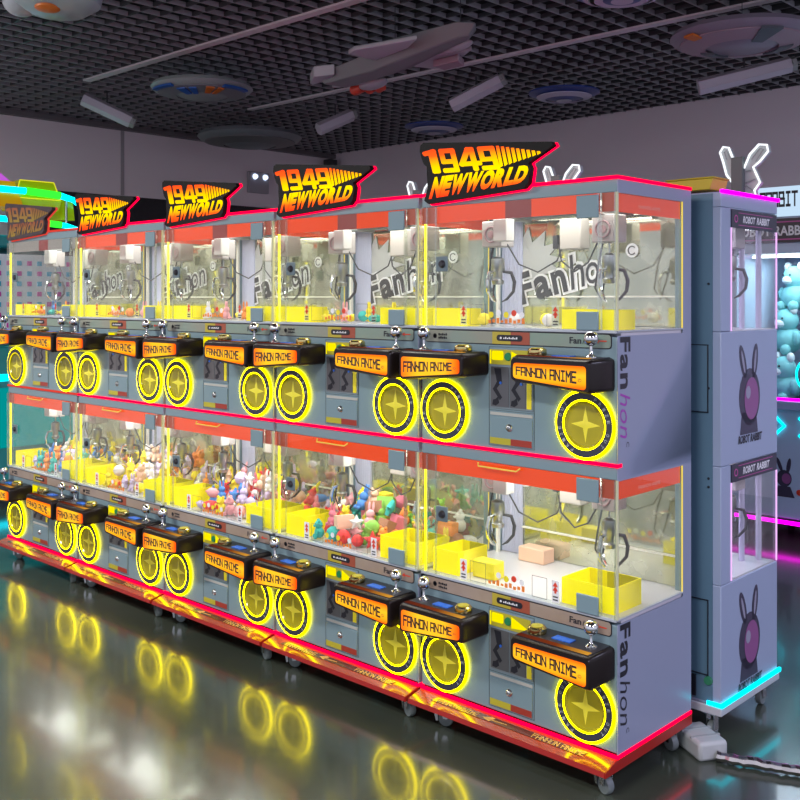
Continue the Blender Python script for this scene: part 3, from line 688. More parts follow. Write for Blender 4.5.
# ------------------------------------------------------------------ second row, backs to the first
def make_rabbit():
    w2, d2 = .83, .475
    R = empty('rabbit_claw_machine')
    m = MB(); m.box(0,w2,0,d2,.13,.555)
    m.box(0,w2,0,.078,.556,.974); m.box(0,w2,0,.078,1.451,1.891); m.box(0,w2,0,d2,.975,1.45); m.box(0,w2,0,d2,1.892,1.945)
    m.build('cabinet', rrbody, R, 'lavender grey cabinet', bevel=.003)
    MB().box(.0,w2-.03,-.003,.0,.14,1.94).build('rear_panel', rrback, R, 'dark blue grey rear panel')
    MB().box(-.002,w2+.004,-.006,d2+.012,.098,.128).build('plinth', mat('plinth_white', (.50,.52,.56), .4), R, bevel=.003)
    o = MB(); o.box(w2-.05,w2+.010,-.008,-.002,.130,.144); o.box(w2+.001,w2+.010,-.002,d2+.012,.130,.144); o.build('cyan_light_strip', cyan_led, R, 'cyan light strip around the base')
    o = MB(); o.box(w2-.004,w2+.008,.0,d2+.006,1.940,1.953); o.box(0,w2,d2-.002,d2+.008,1.940,1.953); o.build('magenta_light_strip', mag_led, R, 'magenta light strip around the top')
    ap = MB(); ap.box(.40,w2-.048,-.0065,-.0032,1.166,1.402); ap.build('access_panel', rrback, R, bevel=.002)
    o = MB()
    for z0, z1 in ((1.163,1.405),(.232,.50)):
        for q in ((.40,w2-.045,z0,z0+.003),(.40,w2-.045,z1-.003,z1),(w2-.048,w2-.045,z0,z1)): o.box(q[0],q[1],-.0078,-.0033,q[2],q[3])
    o.build('panel_seam', inkp, R)
    sk = MB().box(w2-.125,w2-.092,-.010,-.003,.150,.225).build('power_socket', inkp, R, 'black power socket')
    MB().lathe([(0,-.012),(.014,-.012),(.016,-.003)],(w2-.045,0,.215),'y',18).build('power_switch', mat('switch_green', (.03,.20,.10), .4), R, 'round green switch')
    o = MB()
    for q in (1.62, 1.25, .9, .93): o.lathe([(0,-.006),(.004,-.006),(.005,-.003)],(w2-.045,0,q),'y',8)
    o.build('screw', inkp, R)
    for z0, z1, hz in ((1.452,1.822,1.888),(.560,.910,.973)):
        MB().box(w2-.004,w2,.080,d2-.012,z0,z1).build('side_glass', glassm, R, 'clear side window')
        MB().box(.032,w2-.006,.080,d2-.02,z0-.012,z0+.002).build('play_floor', playw, R)
        MB().box(.030,w2-.01,d2-.004,d2,z0,z1+.06).build('front_glass', glassm, R, 'clear front glass')
        ev = emit('edge_violet%d' % int(z0*10), (.85,.5,1), .9)
        for ya_, yb_ in ((.076,.081),(d2-.012,d2-.007)): MB().box(w2-.002,w2+.003,ya_,yb_,z0,z1).build('glass_light_edge', ev, R, 'violet glowing glass edge')
        hd = MB().box(w2-.002,w2+.004,.078,d2-.014,z1,hz).build('header_plate', mat('header_navy', (.03,.028,.05), .35), R, 'dark header plate with lettering')
        o = put_text('ROBOT', lambda a,b: (w2+.0048,.165+.105*a,z1+.020+.026*b), .03, .25); put_text('RABBIT', lambda a,b: (w2+.0048,.280+.115*a,z1+.020+.026*b), .03, .25, o)
        o.build('header_lettering', inkw, hd)
        o = MB()
        for q in ((.13,.42,z1+.010,z1+.012),(.13,.42,z1+.054,z1+.056)): o.box(w2+.0042,w2+.0050,*q)
        o.lathe([(.014,0),(.014,.0008),(.010,.0008),(.010,0),(.014,0)],(w2+.0043,.11,z1+.033),'x',14); o.build('header_line', mat('line_magenta', (.55,.10,.35), .5), hd)
        MB().box(.06,w2-.06,.10,.116,z1+.04,z1+.05).build('window_lamp', emit('lamp_violet%d' % int(z0*10), (.92,.85,1), 5), R, 'lamp inside the window')
        claw(R, w2-.11, .30, z1+.03, .02, 'claw', -1)
        MB().box(.035,w2-.01,.079,.084,z0,z1+.05).build('back_lining', mat('lining', (.50,.50,.62), .4), R)
        for tx_, ty_ in ((w2-.09,.36),(w2-.18,.40),(w2-.28,.43),(w2-.05,.42)): MB().cyl((tx_,ty_,z0),(tx_,ty_,z1+.03),.011).build('corner_tube', mat('tube_clear', (.55,.52,.70), .2), R)
        MB().box(.05,w2-.30,d2-.012,d2-.006,z0,z1+.05).build('inner_liner', mat('liner_lilac', (.50,.46,.62), .4), R)
        # plain long-eared emblem on the side below each window
        eb = z0 - (.405 if z0 < 1 else .40)
        def E(u, w): return (w2+.0008, .12+u, eb+w)
        o = MB()
        for ex, lean in ((.055,-.35),(.155,.18)):
            n = 16; pts = []
            for i in range(n):
                a = 2*PI*i/n; px, pz = .024*math.cos(a), .066*math.sin(a)
                pts.append(E(ex+px*math.cos(lean)+pz*math.sin(lean), .285+pz*math.cos(lean)-px*math.sin(lean)))
            o.add(pts, [tuple(range(n))])
        n = 24; o.add([E(.110+.088*math.cos(2*PI*i/n), .155+.105*math.sin(2*PI*i/n)) for i in range(n)], [tuple(range(n))])
        o.add([E(.045,.10),E(.165,.10),E(.18,.02),E(.03,.02)],[(0,1,2,3)])
        em = o.build('side_emblem', mat('emblem_navy', (.045,.04,.075), .4), R, 'dark long-eared emblem with a pink disc')
        o = MB(); o.add([(w2+.0016,.12+.125+.060*math.cos(2*PI*i/n), eb+.148+.078*math.sin(2*PI*i/n)) for i in range(n)], [tuple(range(n))]); o.build('emblem_disc', mat('emblem_pink', (.26,.08,.24), .35), em)
        o = MB()
        for ex, lean in ((.055,-.35),(.155,.18)):
            k = 12; pts = []
            for i in range(k):
                a = 2*PI*i/k; px, pz = .008*math.cos(a), .045*math.sin(a)
                p = E(ex+px*math.cos(lean)+pz*math.sin(lean), .285+pz*math.cos(lean)-px*math.sin(lean)); pts.append((p[0]+.0008,p[1],p[2]))
            o.add(pts, [tuple(range(k))])
        o.add([(w2+.0024,.12+.095+.020*math.cos(2*PI*i/k), eb+.172+.024*math.sin(2*PI*i/k)) for i in range(k)], [tuple(range(k))])
        o.build('emblem_grey', mat('emblem_light', (.30,.30,.40), .4), em)
        o = put_text('ROBOT', lambda a,b: (w2+.0016,.135+.095*a,eb-.012+.030*b), .03, .2); put_text('RABBIT', lambda a,b: (w2+.0016,.235+.10*a,eb-.012+.030*b), .03, .2, o)
        o.build('side_lettering', inkp, R)
    for cx, cy in ((.09,.05),(w2-.05,.03),(.09,d2-.05),(w2-.05,d2-.04)):
        f = MB(); f.box(cx-.025,cx+.025,cy-.025,cy+.025,.092,.0985); f.box(cx-.016,cx-.013,cy-.012,cy+.02,.03,.093); f.box(cx+.013,cx+.016,cy-.012,cy+.02,.03,.093)
        c_ = f.build('caster', chrome, R, 'small caster'); MB().lathe([(.010,-.012),(.028,-.010),(.030,0),(.028,.010),(.010,.012)],(cx,cy+.006,.030),'x',18).build('wheel', wheelm, c_)
    # topper: neon outlined long-eared shape on a dark post
    px = w2-.36+.30
    post = MB().box(.69,.735,.375,.40,1.945,2.115).build('topper_post', mat('post_dark', (.10,.13,.13), .4), R, 'dark upright bracket')
    P = [(.0,0),(.02,.05),(-.02,.10),(-.035,.15),(-.05,.19),(-.035,.21),(-.01,.205),(.01,.16),(.03,.13),(.06,.12),(.085,.17),(.125,.205),(.16,.20),(.165,.175),(.13,.14),(.10,.12),(.115,.09),(.13,.06),(.105,.03),(.115,0)]
    tp = MB().prism([(.68+a*.9, 1.953+b) for a, b in P], .405, .425).xf(Matrix.Identity(4)).build('neon_topper', mat('topper_white', (.42,.45,.46), .3), R, 'white neon outlined topper with two long ears')
    MB().tube([(.68+a*.9, .395, 1.953+b) for a, b in P], .0045, 6, True).build('neon_outline', neon_w, tp)
    o = MB()
    for pts in ([(-.02,.16),(-.03,.19),(-.02,.195),(0,.16)],[(.09,.15),(.13,.19),(.145,.185),(.11,.14)],[(.0,.12),(.04,.10),(.09,.11)],[(.02,.08),(.06,.06),(.11,.075)],[(.04,.03),(.07,.05),(.1,.03)]):
        o.tube([(.68+a*.9,.396,1.953+b) for a,b in pts], .002, 5)
    o.build('neon_line', mat('line_grey', (.25,.27,.27), .4), tp)
    return R
rm = make_rabbit(); tree = build_tree(rm)
rl = ['lavender grey claw cabinet with a cyan base light and a yellow bin on top',
      'claw cabinet whose neon ears rise behind the machine with the empty lower window',
      'claw cabinet of the back row, its neon ear tips beside the largest top sign',
      'claw cabinet hidden behind the machines of red and of lavender toys']
for k in range(4):
    o = rm if k == 0 else copy_tree(rm, tree)
    o.location = (.067-.83-.845*k, .5755, 0); tag(o, rl[k], 'claw machine', 'claw cabinets of the back row')
o = MB(); o.prism([(-.10,0),(.055,0),(.068,.040),(-.115,.040)], -.06, .06); o.box(-.12,.073,-.065,.065,.040,.046)
o = o.build('storage_bin', mat('bin_yellow', (.50,.42,.03), .5), None, bevel=.003); o.location = (-.045,.665,1.9585); tag(o, 'yellow plastic bin on top of the lavender grey claw cabinet', 'bin')

# ------------------------------------------------------------------ cabinets along the back wall
def make_wall_cabinet():
    R = empty('plush_claw_cabinet'); w, d = 1.25, .85; y0 = 0
    m = MB(); m.box(0,w,0,d,.14,.85); m.box(0,w,d-.05,d,.85,1.95); m.box(0,.04,0,d,.85,1.95); m.box(w-.04,w,0,d,.85,1.95); m.box(0,w,0,d,1.86,2.10)
    m.build('cabinet', mat('cab_iceblue', (.42,.55,.72), .3), R, 'pale blue cabinet', bevel=.008)
    MB().box(-.002,w+.002,-.012,.004,.105,.128).build('magenta_light_strip', mag_led, R, 'magenta light strip')
    MB().box(-.002,w+.002,-.012,.004,.905,.923).build('magenta_light_strip', mag_led, R, 'magenta light strip')
    MB().box(0,w,.0,d,.125,.14).build('plinth', mat('plinth_dark', (.02,.02,.03), .5), R)
    MB().box(.0,w,-.06,.06,.85,.905).build('ledge', mat('ledge_blue', (.35,.45,.68), .3), R, bevel=.008)
    MB().box(.04,w-.04,.002,.006,.925,1.86).build('front_glass', glassm, R, 'clear glass window')
    hb = MB().box(.04,w-.04,-.03,.0,1.93,2.085).build('header_sign', mat('header_black', (.02,.018,.03), .4), R, 'black header with white letters')
    o = MB(); o.box(.04,w-.04,-.033,-.030,2.058,2.066); o.box(.04,w-.04,-.033,-.030,1.945,1.953); o.build('header_line', mat('line_magenta', (.55,.10,.35), .5), hb)
    put_text('ROBOT RABBIT', lambda a,b: (-.0+.0+.042+.50*a,-.034,1.972+.065*b), .03).build('header_lettering', inkw, hb)
    lb = MB().box(.10,w-.02,.05,.14,2.102,2.30).build('light_box', emit('lightbox', (.60,.80,1), .75), R, 'white light box sign')
    o = MB(); stroke_text('RABBIT', lambda a,b: (.18+.245*a,.048,2.175+.085*b), 1.3, o); o.build('sign_lettering', inkp, lb)
    MB().box(.08,w-.08,.15,.17,1.84,1.855).build('window_lamp', emit('lamp_cool', (.85,.93,1), 6), R, 'lamp inside the window')
    MB().box(.045,w-.045,d-.056,d-.051,.93,1.85).build('back_lining', mat('lining_ice', (.45,.52,.66), .4), R)
    for i in range(4):
        x = .30+.16*i
        o = MB(); o.tube([(x,-.006,.80),(x+.065,-.006,.74),(x,-.006,.68)], .010, 8); o.build('cyan_chevron', cyan_led, R, 'glowing cyan chevron')
    MB().torus((.52,.10,1.07),.12,.008).build('cyan_hoop', cyan_led, R, 'cyan hoop in the window')
    # small plain emblem
    o = MB(); n = 20
    def E(u, v_): return (.36+u,-.001,.30+v_)
    o.add([E(.05*math.cos(2*PI*i/n),.10+.055*math.sin(2*PI*i/n)) for i in range(n)],[tuple(range(n))])
    for sx, le in ((-.03,-.35),(.03,.15)):
        o.add([E(sx+.014*math.cos(2*PI*i/n)*math.cos(le)+.05*math.sin(2*PI*i/n)*math.sin(le),.185+.05*math.sin(2*PI*i/n)*math.cos(le)) for i in range(n)],[tuple(range(n))])
    o.add([E(-.04,.05),E(.04,.05),E(.07,-.02),E(-.06,-.02)],[(0,1,2,3)])
    e = o.build('front_emblem', mat('emblem_navy', (.045,.04,.075), .4), R, 'small dark long-eared emblem')
    MB().add([(.375+.03*math.cos(2*PI*i/n),-.0022,.40+.034*math.sin(2*PI*i/n)) for i in range(n)],[tuple(range(n))]).build('emblem_disc', mat('emblem_pink', (.26,.08,.24), .35), e)
    MB().ball((.46,-.004,.32),.02,10,None,None,.003).build('red_ball_print', inkr, e)
    o = MB()
    for cx in (.1,w-.1):
        for cy in (.1,d-.1): o.cyl((cx,cy,0),(cx,cy,.13),.025)
    o.build('feet', darkg, R)
    return R
wc = make_wall_cabinet(); tree = build_tree(wc)
for k, (x, lb) in enumerate(((-1.35,'pale blue claw cabinet piled with teal plush toys, against the back wall'),(-.05,'pale blue claw cabinet without plush toys, against the back wall'))):
    o = wc if k == 0 else copy_tree(wc, tree); o.location = (x, 3.66, 0); tag(o, lb, 'claw machine', 'pale blue cabinets on the back wall')
def plush(kind, x, y, z, s, lab):
    R = empty(kind, (x,y,z)); m = MB(); m.ball((0,0,.07),.075,14,.07); m.ball((0,-.01,.17),.06,14)
    for q in (-1,1): m.ball((q*.075,-.02,.08),.022,8,.04); m.ball((q*.04,-.06,.022),.028,8)
    m.build('plush_body', mat('plush_teal', (.20,.55,.55), .8), R)
    m = MB()
    for q in (-1,1): m.ball((q*.045,-.01,.225),.020,8,.026)
    m.ball((0,-.055,.155),.030,10,.022); m.build('plush_face', mat('plush_pale', (.66,.76,.76), .8), R)
    for q in (-1,1): MB().ball((q*.022,-.064,.182),.006,6).build('eye', inkp, R)
    R.scale = (s,)*3; R.rotation_euler = (0,0,.4*math.sin(x*7)); tag(R, lab, 'plush toy', 'teal plush toys in the pale blue cabinet'); return R
i = 0
for row, (yy, zz) in enumerate(((4.02,.852),(4.14,1.175),(4.20,1.475))):
    for q in range(4):
        plush('bear_plush', -1.13+.29*q-.03*(row%2), yy, zz+.010, 1.35, ['bottom tier','middle tier','top tier'][row] + f' teal plush toy {["beside the post","second from the post","third from the post","fourth from the post"][q]}, in the pale blue cabinet'); i += 1

# ------------------------------------------------------------------ neon arcade machine at the left
R = empty('neon_arcade_machine', (-5.6,1.135,0), PI/2)
m = MB(); m.box(-1.3,.1,0,.9,.1,1.2); m.box(-1.3,.1,.5,.9,1.2,2.05); m.box(-1.3,-.0,.12,.5,1.95,2.05)
m.build('cabinet', mat('arcade_teal', (.03,.28,.30), .35), R, 'teal arcade cabinet', bevel=.02)
m = MB(); m.box(-1.25,.05,.03,.04,1.25,1.9)
dp = m.build('dotted_panel', mat('dotted_white', (.70,.78,.85), .4), R, 'white panel with coloured dots')
for i in range(7):
    for j in range(6):
        pass
for cn, c in (('ink_magenta2',(.6,.05,.4)),('ink_cyan2',(.02,.45,.7))):
    m = MB()
    for i in range(16):
        for j in range(8):
            if (i+j) % 2 == (cn == 'ink_cyan2'): m.box(-1.22+.08*i,-1.185+.08*i,.024,.0295,1.27+.078*j,1.305+.078*j)
    m.build('dot_row', mat(cn, c, .5), dp)
MB().box(-1.3,.1,-.012,0,.10,.15).build('cyan_light_strip', cyan_led, R, 'cyan light strip')
MB().box(-1.3,.1,-.008,0,.95,1.0).build('cyan_light_strip', cyan_led, R, 'cyan light strip')
MB().box(-1.3,.1,-.004,.0,.45,.9).build('front_panel', emit('teal_glow', (.0,.45,.45), .5), R, 'glowing teal front panel')
MB().box(-1.25,.05,.05,.85,0,.1).build('plinth', darkg, R)
acg = tinted('acrylic_lime', (.60,.66,.01), .72, .12); aco = tinted('acrylic_amber', (.85,.40,.01), .75, .2)
# ship shaped canopy on top: local x along the ship, z up
def hexa(x0, x1, y0, y1, z0, z1, ins, mtl, nm, lb):
    m = MB(); m.add([(x0,y0,z0),(x1,y0,z0),(x1,y1,z0),(x0,y1,z0),(x0+ins,y0+ins*.5,z1),(x1-ins,y0+ins*.5,z1),(x1-ins,y1-ins*.5,z1),(x0+ins,y1-ins*.5,z1)],[(0,3,2,1),(4,5,6,7),(0,1,5,4),(1,2,6,5),(2,3,7,6),(3,0,4,7)]); return m.build(nm, mtl, R, lb)
can = hexa(-.35,.02,.20,.50,2.35,2.49,.045,acg,'canopy','lime translucent canopy')
E_ = emit('edge_lime', (.75,.72,.02), .9)
m = MB()
for p, q in (((-.35,.2,2.35),(-.305,.222,2.49)),((-.305,.222,2.49),(-.025,.222,2.49)),((-.025,.222,2.49),(.02,.2,2.35)),((.02,.2,2.35),(-.35,.2,2.35))): m.cyl(p,q,.004,seg=6)
m.build('canopy_edge', E_, can)
hexa(-.33,.01,.21,.48,2.26,2.345,-.02,acg,'canopy_base','lime translucent lower hull')
hexa(-.75,-.30,.17,.5,2.27,2.47,.06,aco,'canopy_wing','amber translucent wing')
m = MB(); m.tube([(-.9,.16,2.405),(-.3,.165,2.40),(0,.17,2.385),(.12,.18,2.36),(.19,.21,2.31)],[.026,.026,.026,.022,.010],10); m.build('neon_tube', cyan_led, R, 'cyan neon tube')
m = MB(); m.tube([(-.9,.16,2.19),(-.3,.17,2.17),(.06,.19,2.15),(.18,.21,2.135)],[.024,.024,.022,.008],10); m.build('neon_tube', cyan_led, R, 'lower cyan neon tube')
gl_ = emit('green_led', (.03,.95,.03), 1.4)
m = MB(); m.tube([(-.29,.163,2.401),(.0,.167,2.385)],.029,10); m.build('neon_tube', gl_, R, 'green neon tube')
m = MB(); m.tube([(-.12,.18,2.162),(.02,.188,2.153)],.026,10); m.build('neon_tube', gl_, R, 'lower green neon tube')
for px_, py_, z0_, z1_ in ((.09,.24,1.95,2.36),(-.30,.3,1.95,2.3),(-.06,.3,1.95,2.3)): MB().cyl((px_,py_,z0_),(px_,py_,z1_),.010).build('canopy_post', steel, R, 'upright post')
hexa(.06,.17,.25,.5,2.20,2.37,.015,acg,'tail_fin','lime tail fin')
m = MB(); m.prism([(-.85,2.47),(-.36,2.47),(-.62,2.66),(-.8,2.75)],.25,.27); m.build('violet_fin', emit('violet', (.60,.12,.75), .7), R, 'violet fin')
MB().box(.0,.16,.15,.8,1.95,2.0).build('roof_ledge', darkg, R)
tag(R, 'neon arcade machine with a lime ship-shaped canopy and cyan tubes', 'arcade machine')

# ------------------------------------------------------------------ room
def struct(o): o['kind'] = 'structure'; return o
def plain(name, b, m): return struct(MB().box(*b).build(name, m, smooth=False))
ZC = 3.2
fm, nt, out = _new('epoxy_floor')
b = nt.nodes.new('ShaderNodeBsdfPrincipled'); tc = nt.nodes.new('ShaderNodeTexCoord')
n = nt.nodes.new('ShaderNodeTexNoise'); n.inputs['Scale'].default_value = .8; n.inputs['Detail'].default_value = 6
r = nt.nodes.new('ShaderNodeValToRGB'); r.color_ramp.elements[0].position = .35; r.color_ramp.elements[1].position = .7
r.color_ramp.elements[0].color = (.032,.045,.034,1); r.color_ramp.elements[1].color = (.085,.096,.072,1)
n2 = nt.nodes.new('ShaderNodeTexNoise'); n2.inputs['Scale'].default_value = 2.2; n2.inputs['Detail'].default_value = 3
mr = nt.nodes.new('ShaderNodeMapRange'); mr.inputs['To Min'].default_value = .12; mr.inputs['To Max'].default_value = .24
n3 = nt.nodes.new('ShaderNodeTexNoise'); n3.inputs['Scale'].default_value = 60; n3.inputs['Detail'].default_value = 2
bp_ = nt.nodes.new('ShaderNodeBump'); bp_.inputs['Strength'].default_value = .03; bp_.inputs['Distance'].default_value = .004
for nn in (n, n2, n3): nt.links.new(tc.outputs['Object'], nn.inputs['Vector'])
nt.links.new(n.outputs['Fac'], r.inputs[0]); nt.links.new(r.outputs[0], b.inputs['Base Color'])
nt.links.new(n2.outputs['Fac'], mr.inputs['Value']); nt.links.new(mr.outputs[0], b.inputs['Roughness'])
nt.links.new(n3.outputs['Fac'], bp_.inputs['Height']); nt.links.new(bp_.outputs[0], b.inputs['Normal'])
b.inputs['IOR'].default_value = 1.68; b.inputs['Coat Weight'].default_value = .35; b.inputs['Coat Roughness'].default_value = .08
nt.links.new(b.outputs[0], out.inputs[0])
plain('floor', (-6.83,6.5,-6.5,5.04,-.1,0), fm)
wallm = mat('wall_mauve', (.86,.75,.79), .8)
plain('wall_left', (-6.83,-6.73,-6.5,5.04,0,ZC+.5), wallm)
plain('wall_back', (-6.73,6.5,4.94,5.04,0,ZC+.5), wallm)
plain('ceiling', (-6.83,6.5,-6.5,5.04,ZC+.5,ZC+.6), mat('plenum_black', (.01,.01,.012), .9))
# open grid hanging under the ceiling void: 1.2 x 1.2 m modules, real slats
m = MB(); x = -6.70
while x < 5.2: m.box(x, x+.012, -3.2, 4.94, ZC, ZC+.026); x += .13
struct(m.build('ceiling', mat('grid_lit', (.31,.30,.32), .45), smooth=False))  # lighter colour paints the lit faces of these slats
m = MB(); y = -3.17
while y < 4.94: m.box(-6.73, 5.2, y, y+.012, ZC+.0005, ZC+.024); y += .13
struct(m.build('ceiling', mat('grid_shaded', (.045,.045,.05), .5), smooth=False))  # same grid, shade painted in as a darker colour
trimw = mat('profile_grey', (.75,.66,.70), .5)
for i, (y, x0) in enumerate(((1.03,-5.16),(2.58,-5.19),(-.52,-5.16))): plain('trim_%d' % (i+1), (x0,5.2,y-.03,y+.03,ZC-.014,ZC-.001), trimw)
plain('trim_4', (-6.73,-6.66,-3.2,4.94,ZC-.05,ZC-.002), mat('trim_dark', (.16,.14,.15), .6))
plain('trim_5', (-6.729,-6.722,2.245,2.28,2.54,ZC-.05), mat('seam', (.42,.37,.39), .7))
door = plain('door_1', (-6.73,-6.70,1.35,4.06,.0,2.53), mat('door_dark', (.02,.018,.022), .3))
MB().box(-6.70,-6.69,2.2,3.0,2.20,2.24).build('door_light_line', emit('line_white', (1,.97,.9), .9), door)
# ------------------------------------------------------------------ camera helper: a pixel of the view meets a plane z
def at(px, py, z):
    c, s_ = .7236, .6902; t = (px-400)/996; Dp = 996*(z-1.57)/(298-py); return (1.667+(c*t-s_)*Dp, -2.736+(s_*t+c)*Dp, z)
# hanging lamps: hexagonal housings
lampm = mat('lamp_housing', (.62,.56,.64), .4)
def track_lamp(loc, rz, tilt, L, lab):
    R = empty('spot_lamp', loc, rz)
    m = MB(); m.prism([(.055*math.cos(PI/3*i+PI/6), .055*math.sin(PI/3*i+PI/6)) for i in range(6)], -L/2, L/2, 'yz'); m.xf(rot('Y', tilt)); m.build('housing', lampm, R)
    e = MB(); e.prism([(.047*math.cos(PI/3*i+PI/6), .047*math.sin(PI/3*i+PI/6)) for i in range(6)], L/2, L/2+.035, 'yz'); e.box(L/2+.005,L/2+.02,-.058,.058,-.012,.012); e.xf(rot('Y', tilt)); e.build('end_cap', mat('lamp_cap', (.36,.36,.36), .4), R)
    MB().cyl((0,0,.03),(0,0,ZC-loc[2]+.01),.006,seg=8).build('hanger', darkg, R); tag(R, lab, 'lamp'); return R
track_lamp(at(476,93,3.06), .45, -.42, .40, 'grey hexagonal lamp hanging above the largest top sign')
track_lamp(at(107,110,3.06), 1.0, .42, .40, 'grey hexagonal lamp hanging near the wall beside the patched saucer')
track_lamp(at(335,122,3.06), 1.25, -.45, .34, 'short grey lamp hanging under the model spacecraft')
track_lamp(at(744,76,3.04), .6, -.22, .60, 'long grey lamp hanging under the large grey saucer')
# hanging decorations
def hang(R, x, y, z0): MB().cyl((x,y,z0),(x,y,ZC+.01-R.location.z),.002,seg=6).build('hanger', darkg, R)
def round_shield(loc, r, lab, cat='ceiling decoration', tiltx=.0):
    R = empty('round_ceiling_disc', loc, .7)
    MB().lathe([(0,-.10*r),(r*.35,-.09*r),(r,.10*r),(r,.14*r),(0,.12*r)],(0,0,0),'z',40).build('disc', mat('disc_blue', (.015,.045,.24), .35), R)
    MB().lathe([(r*.55,-.050*r-.006*r),(r*.78,.022*r-.012*r),(r*.78,.035*r),(r*.55,-.03*r),(r*.55,-.056*r)],(0,0,-.006),'z',40).build('pale_ring', mat('disc_pale', (.52,.48,.60), .4), R, 'pale ring')
    MB().lathe([(0,-.115*r),(r*.22,-.110*r),(r*.22,-.10*r),(0,-.1*r)],(0,0,-.002),'z',24).build('centre_spot', mat('disc_pale', (.52,.48,.60), .4), R, 'pale centre spot')
    hang(R, 0, 0, .1*r); tag(R, lab, cat, 'blue discs on the ceiling'); return R
round_shield(at(564,97,3.0), .25, 'blue disc with a pale ring hanging over the lettered end of the row')
round_shield(at(434,130,3.0), .25, 'small blue disc with pale ring hanging just above the largest top sign')
round_shield(at(622,-4,2.95), .23, 'blue disc with pale ring cut by the top edge of the picture')
def saucer(loc, r, m1, m2, lab, extra, rz=0, seg=44, sy=1.0):
    R = empty('hanging_saucer', loc, rz)
    MB().lathe([(0,-.13*r),(r*.40,-.13*r),(r*.45,-.10*r),(r*.94,-.015*r),(r,.05*r),(r*.95,.12*r),(0,.2*r)],(0,0,0),'z',seg,1,sy).build('hull', m1, R)
    MB().lathe([(r*.50,-.105*r),(r*.86,-.045*r),(r*.86,-.03*r),(r*.50,-.085*r),(r*.50,-.105*r)],(0,0,-.004),'z',seg,1,sy).build('hull_ring', m2, R)
    for a0, a1, r0, r1, mm, nm in extra:
        m = MB(); k = 6
        V = [(r*q*math.cos(a0+(a1-a0)*i/k), sy*r*q*math.sin(a0+(a1-a0)*i/k), -.02*r-(.11*r)*(1-q)*1.6-.012) for q in (r0,r1) for i in range(k+1)]
        V += [(a,b,c+.012) for a,b,c in V]; nn = 2*(k+1)
        F = []
        for i in range(k): F += [(i,i+1,i+k+2,i+k+1), (i+nn,i+k+1+nn,i+k+2+nn,i+1+nn), (i,i+nn,i+1+nn,i+1), (i+k+1,i+k+2,i+k+2+nn,i+k+1+nn)]
        F += [(0,k+1,k+1+nn,nn),(k,k+nn,2*k+1+nn,2*k+1)]
        m.add(V, F).build(nm, mm, R)
    hang(R, 0, 0, .15*r); tag(R, lab, 'ceiling decoration'); return R
gr1 = mat('saucer_grey', (.30,.33,.33), .4); gr2 = mat('saucer_mid', (.20,.21,.23), .45); pk = mat('saucer_pinkish', (.36,.24,.29), .45)
blu = mat('patch_blue', (.02,.10,.38), .4); org = mat('patch_orange', (.65,.16,.02), .4); dk = mat('patch_dark', (.08,.09,.11), .5)
cs = -.76
saucer(at(202,91,2.97), .34, gr1, gr2, 'grey saucer with blue rim stripe and orange patches hanging from the ceiling', [(cs-1.2,cs-.5,.88,.97,blu,'blue_patch'),(cs+.6,cs+1.3,.88,.97,blu,'blue_patch'),(cs-.55,cs-.30,.45,.75,blu,'blue_window'),(cs-.2,cs,.45,.75,blu,'blue_window'),(cs+.25,cs+.45,.5,.8,org,'orange_patch'),(cs+.55,cs+.7,.5,.8,org,'orange_patch')])
saucer(at(742,40,2.97), .38, mat('saucer_mauve', (.27,.23,.29), .4), pk, 'large grey and pink saucer hanging above the long lamp', [(cs-.1,cs+.25,.45,.9,dk,'dark_patch'),(cs-1.3,cs-1.1,.8,.97,org,'orange_patch'),(cs+1.1,cs+1.3,.8,.97,org,'orange_patch'),(2.5,3.3,.4,.6,dk,'dark_patch'),(.6,1.4,.5,.7,dk,'dark_patch')])
saucer(at(250,140,3.0), .47, gr2, mat('saucer_dim', (.16,.155,.16), .5), 'dim plain grey saucer hanging close to the wall, without patches', [])
R = empty('hanging_capsule_ship', at(58,-2,2.97), .7)
MB().lathe([(0,-.085),(.12,-.075),(.19,-.03),(.205,.02),(.15,.06),(0,.08)],(0,0,0),'z',36).build('hull', mat('ship_pale', (.34,.42,.46), .3), R)
MB().ball((-.19,.03,-.005),.085,18,.07).build('side_pod', mat('pod_grey', (.40,.42,.46), .3), R)
MB().ball((-.01,-.09,-.071),.06,14,.020).build('orange_patch', org, R); hang(R, 0, 0, .07); tag(R, 'rounded pale ship with an orange patch cut by the top edge of the picture', 'ceiling decoration')
# model spacecraft
jp = Vector(at(395,55,2.93)); R = empty('hanging_spacecraft', jp, math.radians(-10)); R.scale = (1.24,-1.15,1)
ja = mat('craft_grey', (.19,.20,.205), .45); jb = mat('craft_light', (.42,.43,.46), .4); jc = mat('craft_rose', (.33,.22,.25), .5)
m = MB(); m.add([(-.52,-.10,.0),(-.52,.10,.0),(-.10,.09,.02),(.05,.11,.05),(.50,.06,.04),(.56,.0,.03),(.50,-.06,.02),(.05,-.10,.0),(-.10,-.09,.0),
                 (-.50,-.07,-.07),(-.50,.07,-.07),(-.10,.06,-.08),(.05,.07,-.075),(.48,.03,-.035),(.52,0,-.03),(.48,-.03,-.035),(.05,-.06,-.075),(-.10,-.06,-.08)],
       [tuple(range(9)), tuple(range(17,8,-1))]+[(i,(i+1)%9,(i+1)%9+9,i+9) for i in range(9)]); m.build('fuselage', ja, R, bevel=.008)
m = MB()
for s in (-1,1): m.prism([(-.60,s*.09),(-.46,s*.16),(-.36,s*.10),(-.46,s*.055),(-.62,s*.06)],-.045,.02,'xy')
m.build('tail_fin', jb, R, 'pale grey tail fins', bevel=.005)
